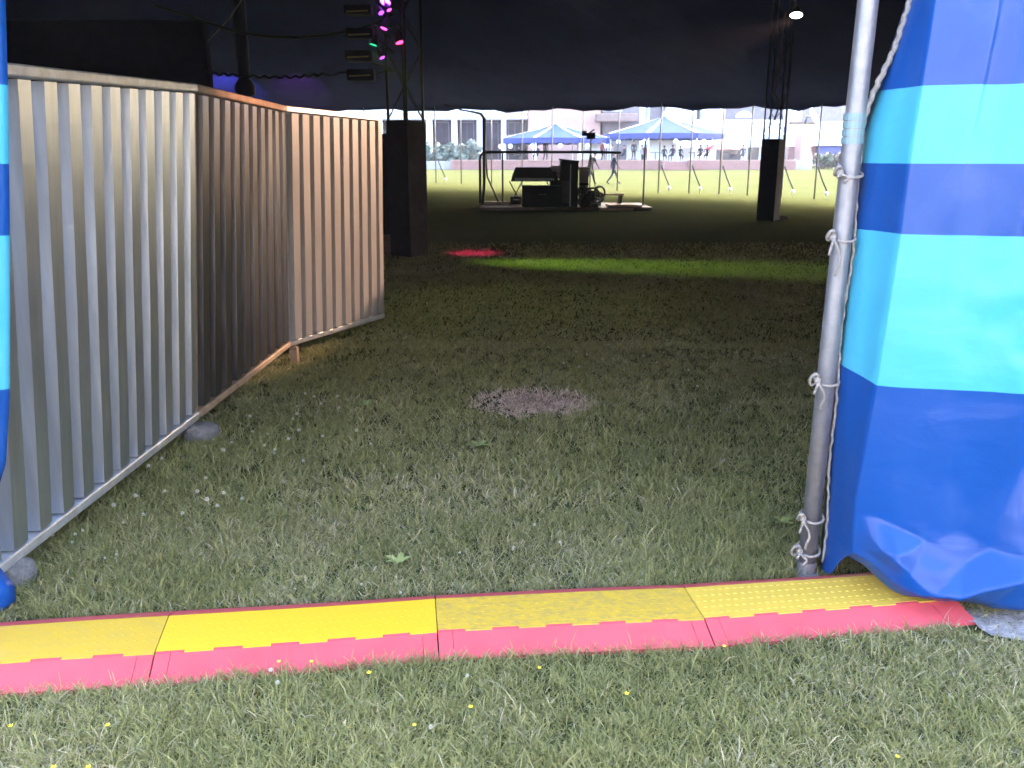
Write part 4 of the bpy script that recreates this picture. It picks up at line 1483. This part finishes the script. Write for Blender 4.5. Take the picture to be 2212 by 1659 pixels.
# ------------------------------------------------------------------ people
def person_mat(name, shirt, trouser, skin=(0.35, 0.2, 0.14)):
    m = bpy.data.materials.new(name)
    m.use_nodes = True
    n, l = m.node_tree.nodes, m.node_tree.links
    b = n['Principled BSDF']
    b.inputs['Roughness'].default_value = 0.85
    tc = n.new('ShaderNodeTexCoord')
    sx = n.new('ShaderNodeSeparateXYZ')
    l.new(tc.outputs['Object'], sx.inputs[0])
    rp = n.new('ShaderNodeValToRGB')
    rp.color_ramp.interpolation = 'CONSTANT'
    e = rp.color_ramp.elements
    dv = n.new('ShaderNodeMath')
    dv.operation = 'DIVIDE'
    dv.inputs[1].default_value = 2.0
    l.new(sx.outputs['Z'], dv.inputs[0])
    e[0].position, e[0].color = 0, (0.02, 0.02, 0.02, 1)
    e[1].position, e[1].color = 0.045, (*trouser, 1)
    k = e.new(0.48); k.color = (*shirt, 1)
    k = e.new(0.745); k.color = (*skin, 1)
    l.new(dv.outputs[0], rp.inputs[0])
    l.new(rp.outputs[0], b.inputs['Base Color'])
    return m


def skin_body(joints, edges, m):
    me = bpy.data.meshes.new('body')
    me.from_pydata([j[0] for j in joints], edges, [])
    o = bpy.data.objects.new('body_tmp', me)
    C.objects.link(o)
    o.modifiers.new('skin', 'SKIN').use_smooth_shade = True
    for i, j in enumerate(joints):
        r_ = j[1] if isinstance(j[1], tuple) else (j[1], j[1])
        me.skin_vertices[0].data[i].radius = r_
    me.skin_vertices[0].data[0].use_root = True
    s_ = o.modifiers.new('sub', 'SUBSURF')
    s_.levels = s_.render_levels = 2
    dg = bpy.context.evaluated_depsgraph_get()
    out = bpy.data.meshes.new_from_object(o.evaluated_get(dg))
    bpy.data.objects.remove(o)
    out.name = 'person'
    out.materials.clear()
    out.materials.append(m)
    return out


def walker(stride, lean, arm):
    """joints of a walking figure 1.75 m tall, facing +x"""
    J = [((0, 0, 0.95), (0.12, 0.15)), ((lean * 0.3, 0, 1.12), (0.105, 0.135)), ((lean * 0.7, 0, 1.32), (0.115, 0.165)), ((lean * 0.95, 0, 1.45), (0.085, 0.12)), ((lean * 1.1 + 0.01, 0, 1.52), 0.052),
         ((lean * 1.3 + 0.03, 0, 1.60), (0.085, 0.075)), ((lean * 1.35 + 0.03, 0, 1.70), (0.088, 0.076))]
    E = [(0, 1), (1, 2), (2, 3), (3, 4), (4, 5), (5, 6)]
    for s in (1, -1):
        b = len(J)
        f = stride * s
        J += [((0.02 * s, 0.10 * s, 0.87), 0.092), ((0.5 * f + 0.05, 0.10 * s, 0.50), 0.062), ((f - (0.10 if f < 0 else 0), 0.10 * s, 0.09), 0.042), ((f + 0.16 - (0.10 if f < 0 else 0), 0.11 * s, 0.035), 0.034)]
        E += [(0, b), (b, b + 1), (b + 1, b + 2), (b + 2, b + 3)]
    for s in (1, -1):
        b = len(J)
        a = -arm * s
        J += [((lean * 0.9, 0.19 * s, 1.41), 0.058), ((lean * 0.7 + a * 0.5, 0.24 * s, 1.15), 0.042), ((lean * 0.7 + a + 0.06, 0.24 * s, 0.93), 0.032), ((lean * 0.7 + a + 0.10, 0.235 * s, 0.84), 0.034)]
        E += [(3, b), (b, b + 1), (b + 1, b + 2), (b + 2, b + 3)]
    return J, E


def sitter():
    J = [((0, 0, 0.50), (0.13, 0.16)), ((-0.03, 0, 0.68), (0.11, 0.14)), ((-0.02, 0, 0.88), (0.115, 0.165)), ((0, 0, 1.01), (0.085, 0.12)), ((0.02, 0, 1.08), 0.052), ((0.04, 0, 1.16), (0.085, 0.075)), ((0.04, 0, 1.26), (0.088, 0.076))]
    E = [(0, 1), (1, 2), (2, 3), (3, 4), (4, 5), (5, 6)]
    for s in (1, -1):
        b = len(J)
        J += [((0.12, 0.10 * s, 0.48), 0.085), ((0.46, 0.12 * s, 0.48), 0.06), ((0.44, 0.12 * s, 0.09), 0.042), ((0.58, 0.12 * s, 0.035), 0.034)]
        E += [(0, b), (b, b + 1), (b + 1, b + 2), (b + 2, b + 3)]
    for s in (1, -1):
        b = len(J)
        J += [((0, 0.19 * s, 0.97), 0.056), ((0.05, 0.24 * s, 0.72), 0.042), ((0.28, 0.18 * s, 0.66), 0.032), ((0.36, 0.15 * s, 0.66), 0.034)]
        E += [(3, b), (b, b + 1), (b + 1, b + 2), (b + 2, b + 3)]
    return J, E


HAIR = mat('dark_hair', (0.02, 0.015, 0.012), 0.7)


def person(mesh, loc, rz, label, head, scale=1.0, group=None):
    o = bpy.data.objects.new('person', mesh)
    C.objects.link(o)
    o.location, o.rotation_euler, o.scale = loc, (0, 0, rz), (scale,) * 3
    tag(o, label, 'person', group)
    hx, hz = head
    mb = MB()
    mb.lathe([(0.055, -0.03), (0.095, 0.0), (0.10, 0.06), (0.075, 0.115), (0.0, 0.14)], 12, (hx - 0.015, 0, hz - 0.02))
    h_ = mb.build('hair', HAIR, o, smooth=True)
    return o


wm1 = person_mat('grey_walking_clothes', (0.016, 0.015, 0.022), (0.010, 0.010, 0.016))
wm2 = person_mat('navy_walking_clothes', (0.014, 0.013, 0.026), (0.009, 0.009, 0.018))
J, E = walker(0.36, 0.22, 0.20)
g = G(1274, 398)
person(skin_body(J, E, wm1), (g.x * 0.945, 50.4, gz(0, 50.4)), R(25), 'person in dark clothes leaning forward as they walk, nearer the racks', (0.32, 1.70))
J, E = walker(0.33, 0.02, 0.16)
g = G(1325, 397)
person(skin_body(J, E, wm2), (g.x * 0.93, 50.6, gz(0, 50.6)), R(12), 'person in navy clothes striding upright across the bright lawn', (0.055, 1.70))

# ------------------------------------------------------------------ the terrace and buildings beyond
YW = 74.0                     # terrace wall
zg = gz(0, YW)


def slab(px0, px1, py0, py1, Y, depth, name=None):
    """box corners (world) of an upright block whose front stands at depth Y"""
    a, b = P(px0, py1, Y), P(px1, py0, Y)
    return (a.x, Y, a.z), (b.x, Y + depth, b.z)


ztw = P(1200, 347, YW).z
# brick terrace wall in two runs with steps between
tw_ = thing('terrace_wall', 'long low red brick retaining wall in front of the terrace', 'wall', (P(1300, 370, YW).x, YW, zg))
o0 = tw_.location.copy()
for (a, b) in ((975, 1436), (1486, 1720)):
    A, B = P(a, 372, YW), P(b, 347, YW)
    MB().box((A.x - o0.x, 0, -0.3), (B.x - o0.x, 0.5, B.z - o0.z)).build('brick_run', M['brick'], tw_)
    MB().box((A.x - o0.x - 0.05, -0.06, B.z - o0.z + 0.003), (B.x - o0.x + 0.05, 0.55, B.z - o0.z + 0.08)).build('coping', M['brick_pale'], tw_)
stp = MB()
A, B = P(1438, 372, YW), P(1484, 347, YW)
for k in range(5):
    stp.box((A.x, YW - 0.9 + 0.3 * k, zg - 0.2), (B.x, YW + 1.2, zg + (ztw - zg) * (k + 1) / 5.5))
for sx in (A.x - 0.35, B.x + 0.02):
    stp.box((sx, YW - 1.0, zg - 0.2), (sx + 0.33, YW - 0.02, ztw - 0.02))
tag(stp.build('terrace_steps', M['brick']), 'short flight of brick steps in the gap of the terrace wall', 'steps')
tag(MB().box((P(880, 350, YW).x, YW + 0.56, zg - 0.3), (P(1760, 350, YW).x, 96, ztw - 0.03)).build('terrace', mat('terrace_paving', (0.36, 0.33, 0.32), 0.9, var=0.15, vscale=2)), 'paved terrace behind the brick wall', 'terrace', kind='structure')

# left colonnaded building
YB = 90.0
lb = thing('colonnade_building', 'long low building with cream fascia and white columns, behind the grey hedge', 'building', (P(900, 350, YB).x, YB, zg))
o0 = lb.location.copy()


def part(px0, px1, py0, py1, Y, depth, name, m, root, org, bevel=0):
    a, b = slab(px0, px1, py0, py1, Y, depth)
    return MB().box(tuple(Vector(a) - org), tuple(Vector(b) - org)).build(name, m, root, bevel=bevel)


part(560, 1138, 256, 356, YB + 2.6, 6, 'ground_storey', M['glass'], lb, o0)
part(560, 1140, 243, 257, YB, 9, 'fascia', M['fascia'], lb, o0)
part(560, 1140, 237, 243, YB - 0.3, 9.3, 'gutter_band', M['white_trim'], lb, o0)
part(560, 1136, 150, 237, YB + 0.6, 8, 'upper_storey', M['brick_pale'], lb, o0)
for px in (640, 700, 760, 820, 872, 928, 982, 1036, 1088):
    part(px - 5, px + 5, 257, 356, YB + 0.3, 0.5, 'column', M['white_trim'], lb, o0)
for px in (625, 720, 800, 865, 1000):
    w_ = part(px - 17, px + 17, 215, 236.5, YB + 0.52, 0.1, 'window', M['white_trim'], lb, o0)
    a, b = slab(px - 13, px - 2, 215, 235, YB + 0.49, 0.02)
    a2, b2 = slab(px + 2, px + 13, 215, 235, YB + 0.49, 0.02)
    MB().box(tuple(Vector(a) - o0), tuple(Vector(b) - o0)).box(tuple(Vector(a2) - o0), tuple(Vector(b2) - o0)).build('pane', M['glass_blue'], w_)
for px in (955, 1009, 1062, 1112):
    w_ = part(px - 15, px + 15, 262, 352, YB + 2.55, 0.06, 'window', mat('brown_window_frame', (0.10, 0.085, 0.085), 0.5), lb, o0)
    mb = MB()
    for k in (0, 1):
        a, b = slab(px - 13 + 14 * k, px - 1 + 14 * k, 265, 350, YB + 2.52, 0.02)
        mb.box(tuple(Vector(a) - o0), tuple(Vector(b) - o0))
    mb.build('pane', M['glass'], w_)

# salmon gable
sb = thing('brick_building', 'plain salmon brick block with a brown balcony, above the left canopy', 'building', (P(1220, 350, 88).x, 88, zg))
o0 = sb.location.copy()
part(1141, 1300, 150, 356, 88, 10, 'wall', M['brick_pale'], sb, o0)
part(1300, 1385, 150, 356, 88.8, 9, 'side_wall', M['slate'], sb, o0)
part(1288, 1378, 244, 262, 86.6, 2.1, 'balcony', mat('brown_boarding', (0.20, 0.13, 0.11), 0.7, var=0.2, vscale=3), sb, o0, bevel=0.1)
w_ = part(1300, 1345, 205, 240, 88.72, 0.1, 'window', M['fascia'], sb, o0)

# white hotel-like building with grey upper storey
hb_ = thing('white_building', 'white rendered building with grey upper storey and white dormers', 'building', (P(1550, 350, 92).x, 92, zg))
o0 = hb_.location.copy()
part(1165, 1705, 263, 356, 92, 10, 'ground_storey', M['white_paint'], hb_, o0)
part(1386, 1860, 150, 262.5, 92.6, 10, 'upper_storey', M['slate'], hb_, o0)
part(1500, 1700, 258, 264, 91.6, 0.38, 'parapet', M['white_trim'], hb_, o0)
for (a, b, c_, d, pane) in ((1378, 1404, 228, 263, (1393, 1401)), (1440, 1506, 215, 263, None), (1517, 1568, 215, 256, (1532, 1556)), (1700, 1735, 215, 262, (1706, 1714))):
    w_ = part(a, b, c_, d, 91.2, 1.35, 'dormer', M['white_trim'], hb_, o0, bevel=0.03)
    if pane:
        a_, b_ = slab(pane[0], pane[1], 215, d - 6, 91.17, 0.02)
        MB().box(tuple(Vector(a_) - o0), tuple(Vector(b_) - o0)).build('pane', M['glass_blue'] if a < 1500 else mat('pale_blind', (0.60, 0.60, 0.66), 0.6), w_)
# half-round fanlight
c0 = P(1607, 253, 92.5) - o0
rr = P(1625, 253, 92.5).x - P(1607, 253, 92.5).x
pts = [c0 + Vector((rr * math.cos(t), 0, rr * 0.72 * math.sin(t))) for t in np.linspace(0, math.pi, 14)]
mb = MB()
mb.add(pts + [p + Vector((0, 0.15, 0)) for p in pts], [tuple(range(14))[::-1]] + [(k, k + 1, 14 + k + 1, 14 + k) for k in range(13)])
mb.build('fanlight', M['white_trim'], hb_)
for (a, b, c_, d) in ((1546, 1600, 318, 352), (1614, 1640, 318, 352), (1690, 1712, 322, 352), (1385, 1400, 318, 352), (1245, 1262, 318, 352), (1170, 1200, 312, 352)):
    w_ = part(a, b, c_, d, 91.9, 0.08, 'doorway', M['glass'], hb_, o0)
part(1480, 1535, 318.5, 325, 91.9, 0.08, 'window', M['glass'], hb_, o0)
part(1520, 1700, 311, 317, 91.0, 0.98, 'door_canopy', M['white_trim'], hb_, o0)

# right wing: brick buttress, white bay, blue wall
rw = thing('brick_wing', 'brick wing with leaning buttress and white bay over a blue wall', 'building', (P(1770, 350, 86).x, 86, zg))
o0 = rw.location.copy()
part(1700, 1900, 316, 358, 86.6, 7, 'wall', M['brick'], rw, o0)
part(1706, 1900, 268, 316, 86.4, 7.2, 'upper_bay', M['white_paint'], rw, o0)
part(1764, 1900, 262, 314, 85.4, 0.98, 'white_board', M['white_trim'], rw, o0)
part(1764, 1860, 314.5, 357, 85.9, 0.68, 'blue_wall', M['navy_wall'], rw, o0)
a, b, c_, d = P(1728, 358, 84.5) - o0, P(1760, 358, 84.5) - o0, P(1745, 290, 84.5) - o0, P(1731, 290, 84.5) - o0
mb = MB()
mb.add([a, b, c_, d] + [v + Vector((0, 1.8, 0)) for v in (a, b, c_, d)], [(0, 1, 2, 3), (1, 5, 6, 2), (3, 2, 6, 7), (4, 0, 3, 7), (5, 4, 7, 6)])
mb.build('buttress', M['brick_pale'], rw)
# satellite dish
sd_ = thing('satellite_dish', 'white satellite dish tilted upward above the brick buttress', 'dish', P(1750, 256, 85))
q = Vector((0.75, -0.5, 0.45)).to_track_quat('Z', 'Y')
MB().lathe([(0, 0), (0.4, 0.03), (0.75, 0.14), (0.95, 0.26), (0.97, 0.26), (0.76, 0.12), (0.4, 0.0), (0, -0.04)], 20, (0.2, 0, 0.1), q).build('bowl', M['white_trim'], sd_, smooth=True)
MB().tube([(0.2, 0, 0.1), (-0.3, 0.1, 0.25), (-0.35, 0.3, -0.5)], 0.09, 8).build('mount', M['dark_metal'], sd_)
MB().tube([(0.2, 0, 0.05), (0.7, -0.5, 0.35)], 0.03, 6).build('feed_arm', M['galv'], sd_)


# canopies
def canopy(cx, apex_y, edge_y, rad_px, Y, label, n_posts=8):
    ap = P(cx, apex_y, Y)
    ed = P(cx, edge_y, Y)
    rad = P(cx + rad_px, edge_y, Y).x - ed.x
    root = thing('garden_canopy', label, 'canopy', (ap.x, Y, ztw), 0, 'blue canopies on the terrace')
    h0, h1 = ed.z - ztw, ap.z - ztw
    n_ = 8
    panels, ribs, val = MB(), MB(), MB()
    off = R(22.5)

    def rp(t, a, lift=0.0):
        z = lerp(h1, h0, t ** 0.85)
        return Vector((rad * t * math.cos(a), rad * t * math.sin(a), z + lift))
    ts = [0, 0.15, 0.3, 0.5, 0.75, 1.0]
    for k in range(n_):
        a0, a1 = off + 2 * math.pi * k / n_, off + 2 * math.pi * (k + 1) / n_
        for j in range(len(ts) - 1):
            panels.add([rp(ts[j], a0), rp(ts[j + 1], a0), rp(ts[j + 1], a1), rp(ts[j], a1)], [(0, 1, 2, 3)])
        d = 0.024
        for j in range(len(ts) - 1):
            w0, w1 = d * (0.4 + ts[j]), d * (0.4 + ts[j + 1])
            ribs.add([rp(ts[j], a0 - w0 / max(0.3, ts[j]), 0.05), rp(ts[j + 1], a0 - w1, 0.05), rp(ts[j + 1], a0 + w1, 0.05), rp(ts[j], a0 + w0 / max(0.3, ts[j]), 0.05)], [(0, 1, 2, 3)])
        p0, p1 = rp(1, a0), rp(1, a1)
        for q_ in range(4):
            u0, u1 = p0.lerp(p1, q_ / 4), p0.lerp(p1, (q_ + 1) / 4)
            val.add([u0, u1, u1 + Vector((0, 0, -0.42)), (u0 + u1) / 2 + Vector((0, 0, -0.50)), u0 + Vector((0, 0, -0.42))], [(0, 1, 2, 3, 4)])
    panels.build('roof', M['canopy_blue'], root)
    ribs.build('white_seam', M['canopy_white'], root)
    val.build('valance', M['valance'], root)
    MB().lathe([(0.12, h1), (0.1, h1 + 0.12), (0.03, h1 + 0.3), (0, h1 + 0.5)], 8).build('finial', M['canopy_white'], root)
    for k in range(n_):
        a = off + 2 * math.pi * k / n_
        MB().tube([(rad * 0.97 * math.cos(a), rad * 0.97 * math.sin(a), 0), (rad * 0.97 * math.cos(a), rad * 0.97 * math.sin(a), h0)], 0.06, 6).build('post', M['white_trim'], root)
    return root, rad, h0


cA, radA, hA = canopy(1200, 267, 299, 122, 80.0, 'left blue canopy with white seams, its peak against the salmon brick')
cB, radB, hB = canopy(1434, 250, 290, 132, 80.5, 'right and taller blue canopy, peak against the white building')
gl = None
gi = 0
for root, rad, h0 in ((cA, radA, hA), (cB, radB, hB)):
    for k in range(7):
        a = R(188 + 28 * k)
        p = root.location + Vector((rad * 0.98 * math.cos(a), rad * 0.98 * math.sin(a), h0 - 0.5))
        if gl is None:
            gl = thing('globe_lantern', 'white globe lantern hanging under the edge of a blue canopy', 'lantern', p, 0, 'white globe lanterns under the canopies')
            MB().lathe([(0, -0.40), (0.13, -0.36), (0.2, -0.25), (0.2, -0.15), (0.13, -0.04), (0.05, 0)], 12).build('globe', M['globe'], gl, smooth=True)
            MB().tube([(0, 0, 0), (0, 0, 0.12)], 0.02, 6).build('hook', M['dark_metal'], gl)
        else:
            dup(gl, p)
# white screens on the terrace
sp = ['square white screen panel below the left canopy, behind the tallest rack', 'white screen panel between the two canopies', 'broad white screen panel under the middle of the right canopy', 'white screen panel at the right end of the right canopy']
for k, (a, b, c_, d, Y) in enumerate(((1248, 1300, 305, 346, 79), (1355, 1380, 303, 330, 79.5), (1397, 1462, 302, 347, 79), (1470, 1536, 318, 347, 82))):
    A, B = slab(a, b, c_, d, Y, 0.12)
    root = thing('white_screen', sp[k], 'screen', ((A[0] + B[0]) / 2, Y, ztw))
    hx = (B[0] - A[0]) / 2
    zt_ = B[2] - ztw
    MB().box((-hx, 0, 0.12), (hx, 0.08, zt_)).build('panel', M['white_trim'], root, bevel=0.02)
    for sx in (-1, 1):
        MB().box((sx * hx - 0.05, -0.02, 0), (sx * hx + 0.05, 0.10, zt_ + 0.05)).build('post', M['white_paint'], root)

pr = thing('parasol', 'folded red parasol beside the dark doorway on the terrace', 'parasol', P(1560, 348, 76.5))
pr.location.z = ztw
rd = MB()
for k in range(10):
    a0, a1 = 2 * math.pi * k / 10, 2 * math.pi * (k + 1) / 10
    rd.add([(0, 0, 1.85), (1.6 * math.cos(a0), 1.6 * math.sin(a0), 0.95), (1.6 * math.cos(a1), 1.6 * math.sin(a1), 0.95)], [(0, 1, 2)])
rd.build('shade', M['red_cloth'], pr)
MB().tube([(0, 0, 0), (0, 0, 1.95)], 0.03, 6).build('pole', M['wood_dark'], pr)


tb0 = None
for k, (px, lab) in enumerate(((1140, 'dark round terrace table at the left, near the person in dark clothes'), (1338, 'dark round terrace table between the two canopies'), (1415, 'dark round terrace table in front of the broad screen'), (1499, 'dark round terrace table right of the steps'), (1575, 'dark round terrace table beside the red parasol'))):
    p = P(px, 350, 75.9)
    if tb0 is None:
        tb0 = thing('terrace_table', lab, 'table', (p.x, 75.9, ztw - 0.03), 0, 'round tables on the terrace')
        MB().lathe([(0.5, 0.70), (0.52, 0.72), (0.5, 0.74)], 14).build('tabletop', M['dark_metal'], tb0)
        MB().lathe([(0.28, 0.0), (0.28, 0.03), (0.04, 0.06), (0.04, 0.70)], 10).build('pedestal', M['dark_metal'], tb0)
    else:
        dup(tb0, (p.x, 75.9, ztw - 0.03), label=lab)


# bushes
def bush(c, rx, ry, rz_, n_, m, label, name='bush', leaf=0.16):
    root = thing(name, label, 'bush', c)
    mb = MB()
    rb = random.Random(int(c[0] * 10) + 3)
    blobs = [(rb.uniform(-rx, rx) * 0.75, rb.uniform(-ry, ry) * 0.6, rb.uniform(0.3, 0.9) * rz_, rb.uniform(0.22, 0.42) * min(rz_, rx)) for _ in range(14)]
    for k in range(n_):
        b = rb.choice(blobs)
        d = Vector((rb.gauss(0, 1), rb.gauss(0, 1), rb.gauss(0, 1))).normalized()
        p = Vector((b[0], b[1], b[2])) + d * b[3] * rb.uniform(0.6, 1.15)
        if p.z < 0.02: p.z = rb.uniform(0.02, 0.3)
        nn = (d + Vector((rb.uniform(-1, 1), rb.uniform(-1, 1), rb.uniform(-1, 1))) * 0.8).normalized()
        s_ = nn.orthogonal().normalized()
        t_ = nn.cross(s_)
        l_ = leaf * rb.uniform(0.6, 1.3)
        mb.add([p - s_ * l_, p + t_ * l_ * 0.5, p + s_ * l_, p - t_ * l_ * 0.5], [(0, 1, 2, 3)])
    mb.build('crown', m, root)
    st = MB()
    for k in range(5):
        a = k * 1.256
        st.tube([(0.1 * math.cos(a), 0.1 * math.sin(a), -0.1), (rx * 0.4 * math.cos(a), ry * 0.4 * math.sin(a), rz_ * 0.7)], [0.05, 0.02], 6)
    st.build('stem', M['bark'], root)


for k, (px0, px1, py0, py1, lab) in enumerate(((905, 965, 312, 362, 'grey-green shrub nearest the lamp tower, in front of the colonnade'), (950, 1000, 308, 360, 'tallest grey-green shrub in front of the colonnade'), (990, 1042, 303, 356, 'grey-green shrub at the right end of the row, by the cable loom'))):
    a, b = P(px0, py1, 77), P(px1, py0, 77)
    bush(((a.x + b.x) / 2, 77, zg), (b.x - a.x) / 2 * 1.1, 1.2, b.z - zg, 1500, M['leaf_grey'], lab)
for k, (px0, px1, py0, py1, lab) in enumerate(((1757, 1800, 332, 362, 'dark green bush in front of the blue wall'), (1785, 1835, 328, 362, 'taller brownish bush beside the entrance pole'))):
    a, b = P(px0, py1, 76), P(px1, py0, 76)
    bush(((a.x + b.x) / 2, 76, zg), (b.x - a.x) / 2 * 1.1, 1.0, b.z - zg, 900, M['leaf'] if k == 0 else mat('brown_leaf', (0.10, 0.075, 0.05), 0.6, var=0.3, vscale=3), lab)

# people on the terrace
cl = [((0.012, 0.012, 0.02), (0.01, 0.01, 0.015)), ((0.16, 0.015, 0.02), (0.012, 0.012, 0.02)), ((0.22, 0.20, 0.20), (0.02, 0.02, 0.035)), ((0.025, 0.028, 0.04), (0.04, 0.035, 0.03)), ((0.035, 0.015, 0.045), (0.012, 0.012, 0.012))]
pm = [person_mat('terrace_clothes', *c) for c in cl]
Js, Es = sitter()
Jw, Ew = walker(0.08, 0.02, 0.05)
sit_meshes = [skin_body(Js, Es, m) for m in pm]
std_meshes = [skin_body(Jw, Ew, m) for m in pm]
# seated figures use a lower colour split
for k, sm in enumerate(sit_meshes):
    m2 = pm[k].copy()
    r_ = [n for n in m2.node_tree.nodes if n.type == 'VALTORGB'][0].color_ramp.elements
    r_[2].position, r_[3].position = 0.28, 0.525
    sm.materials.clear()
    sm.materials.append(m2)
PEOPLE = [(1122, 0, 0, 'person in dark clothes sitting at the left end of the terrace'), (1160, 0, 3, 'person in grey sitting above the mixing desk, left of the white screen'), (1178, 1, 0, 'person in black standing behind the mixing desk'),
          (1300, 1, 1, 'person in red top standing right of the square white screen'), (1322, 0, 2, 'person in pale top sitting right of the person in red'), (1348, 0, 3, 'person in slate top sitting between the canopies'),
          (1368, 1, 0, 'person in black standing at the left of the broad screen'), (1385, 0, 2, 'person in pale top sitting just left of the broad screen'), (1398, 0, 1, 'person in red top sitting at the edge of the broad screen'),
          (1434, 0, 0, 'person in dark clothes sitting in front of the broad screen, left of the steps'), (1452, 0, 4, 'person in purple sitting at the top of the steps'), (1468, 0, 3, 'person in slate top sitting just right of the steps'),
          (1512, 0, 0, 'person in black sitting in front of the rightmost white screen'), (1526, 0, 4, 'person in purple sitting in front of the rightmost white screen'), (1588, 0, 2, 'person in pale top sitting right of the red parasol'), (1604, 0, 3, 'person in slate top sitting at the right end of the terrace')]
rq = random.Random(2)
for (px, up, ci, lab) in PEOPLE:
    Y = 75.6 + rq.uniform(0, 1.6)
    p = P(px, 350, Y)
    person((std_meshes if up else sit_meshes)[ci], (p.x, Y, ztw - 0.03), rq.uniform(-3, 3), lab, (0.05, 1.70) if up else (0.04, 1.26), rq.uniform(0.95, 1.05), 'people on the terrace')

# ------------------------------------------------------------------ haze volume added to imitate lens glare
HAZE = 0.0006
hz = MB().box((-124, -64, -1.5), (124, 134, 15.5))
hm = bpy.data.materials.new('glare_haze')
hm.use_nodes = True
hn = hm.node_tree.nodes
hn.remove(hn['Principled BSDF'])
pv = hn.new('ShaderNodeVolumePrincipled')
pv.inputs['Color'].default_value = (0.88, 0.86, 1.0, 1)
pv.inputs['Density'].default_value = HAZE
hm.node_tree.links.new(pv.outputs[0], hn['Material Output'].inputs['Volume'])
tag(hz.build('haze', hm), 'thin lilac haze added over the lawn and terrace to imitate lens glare', 'haze', kind='stuff')
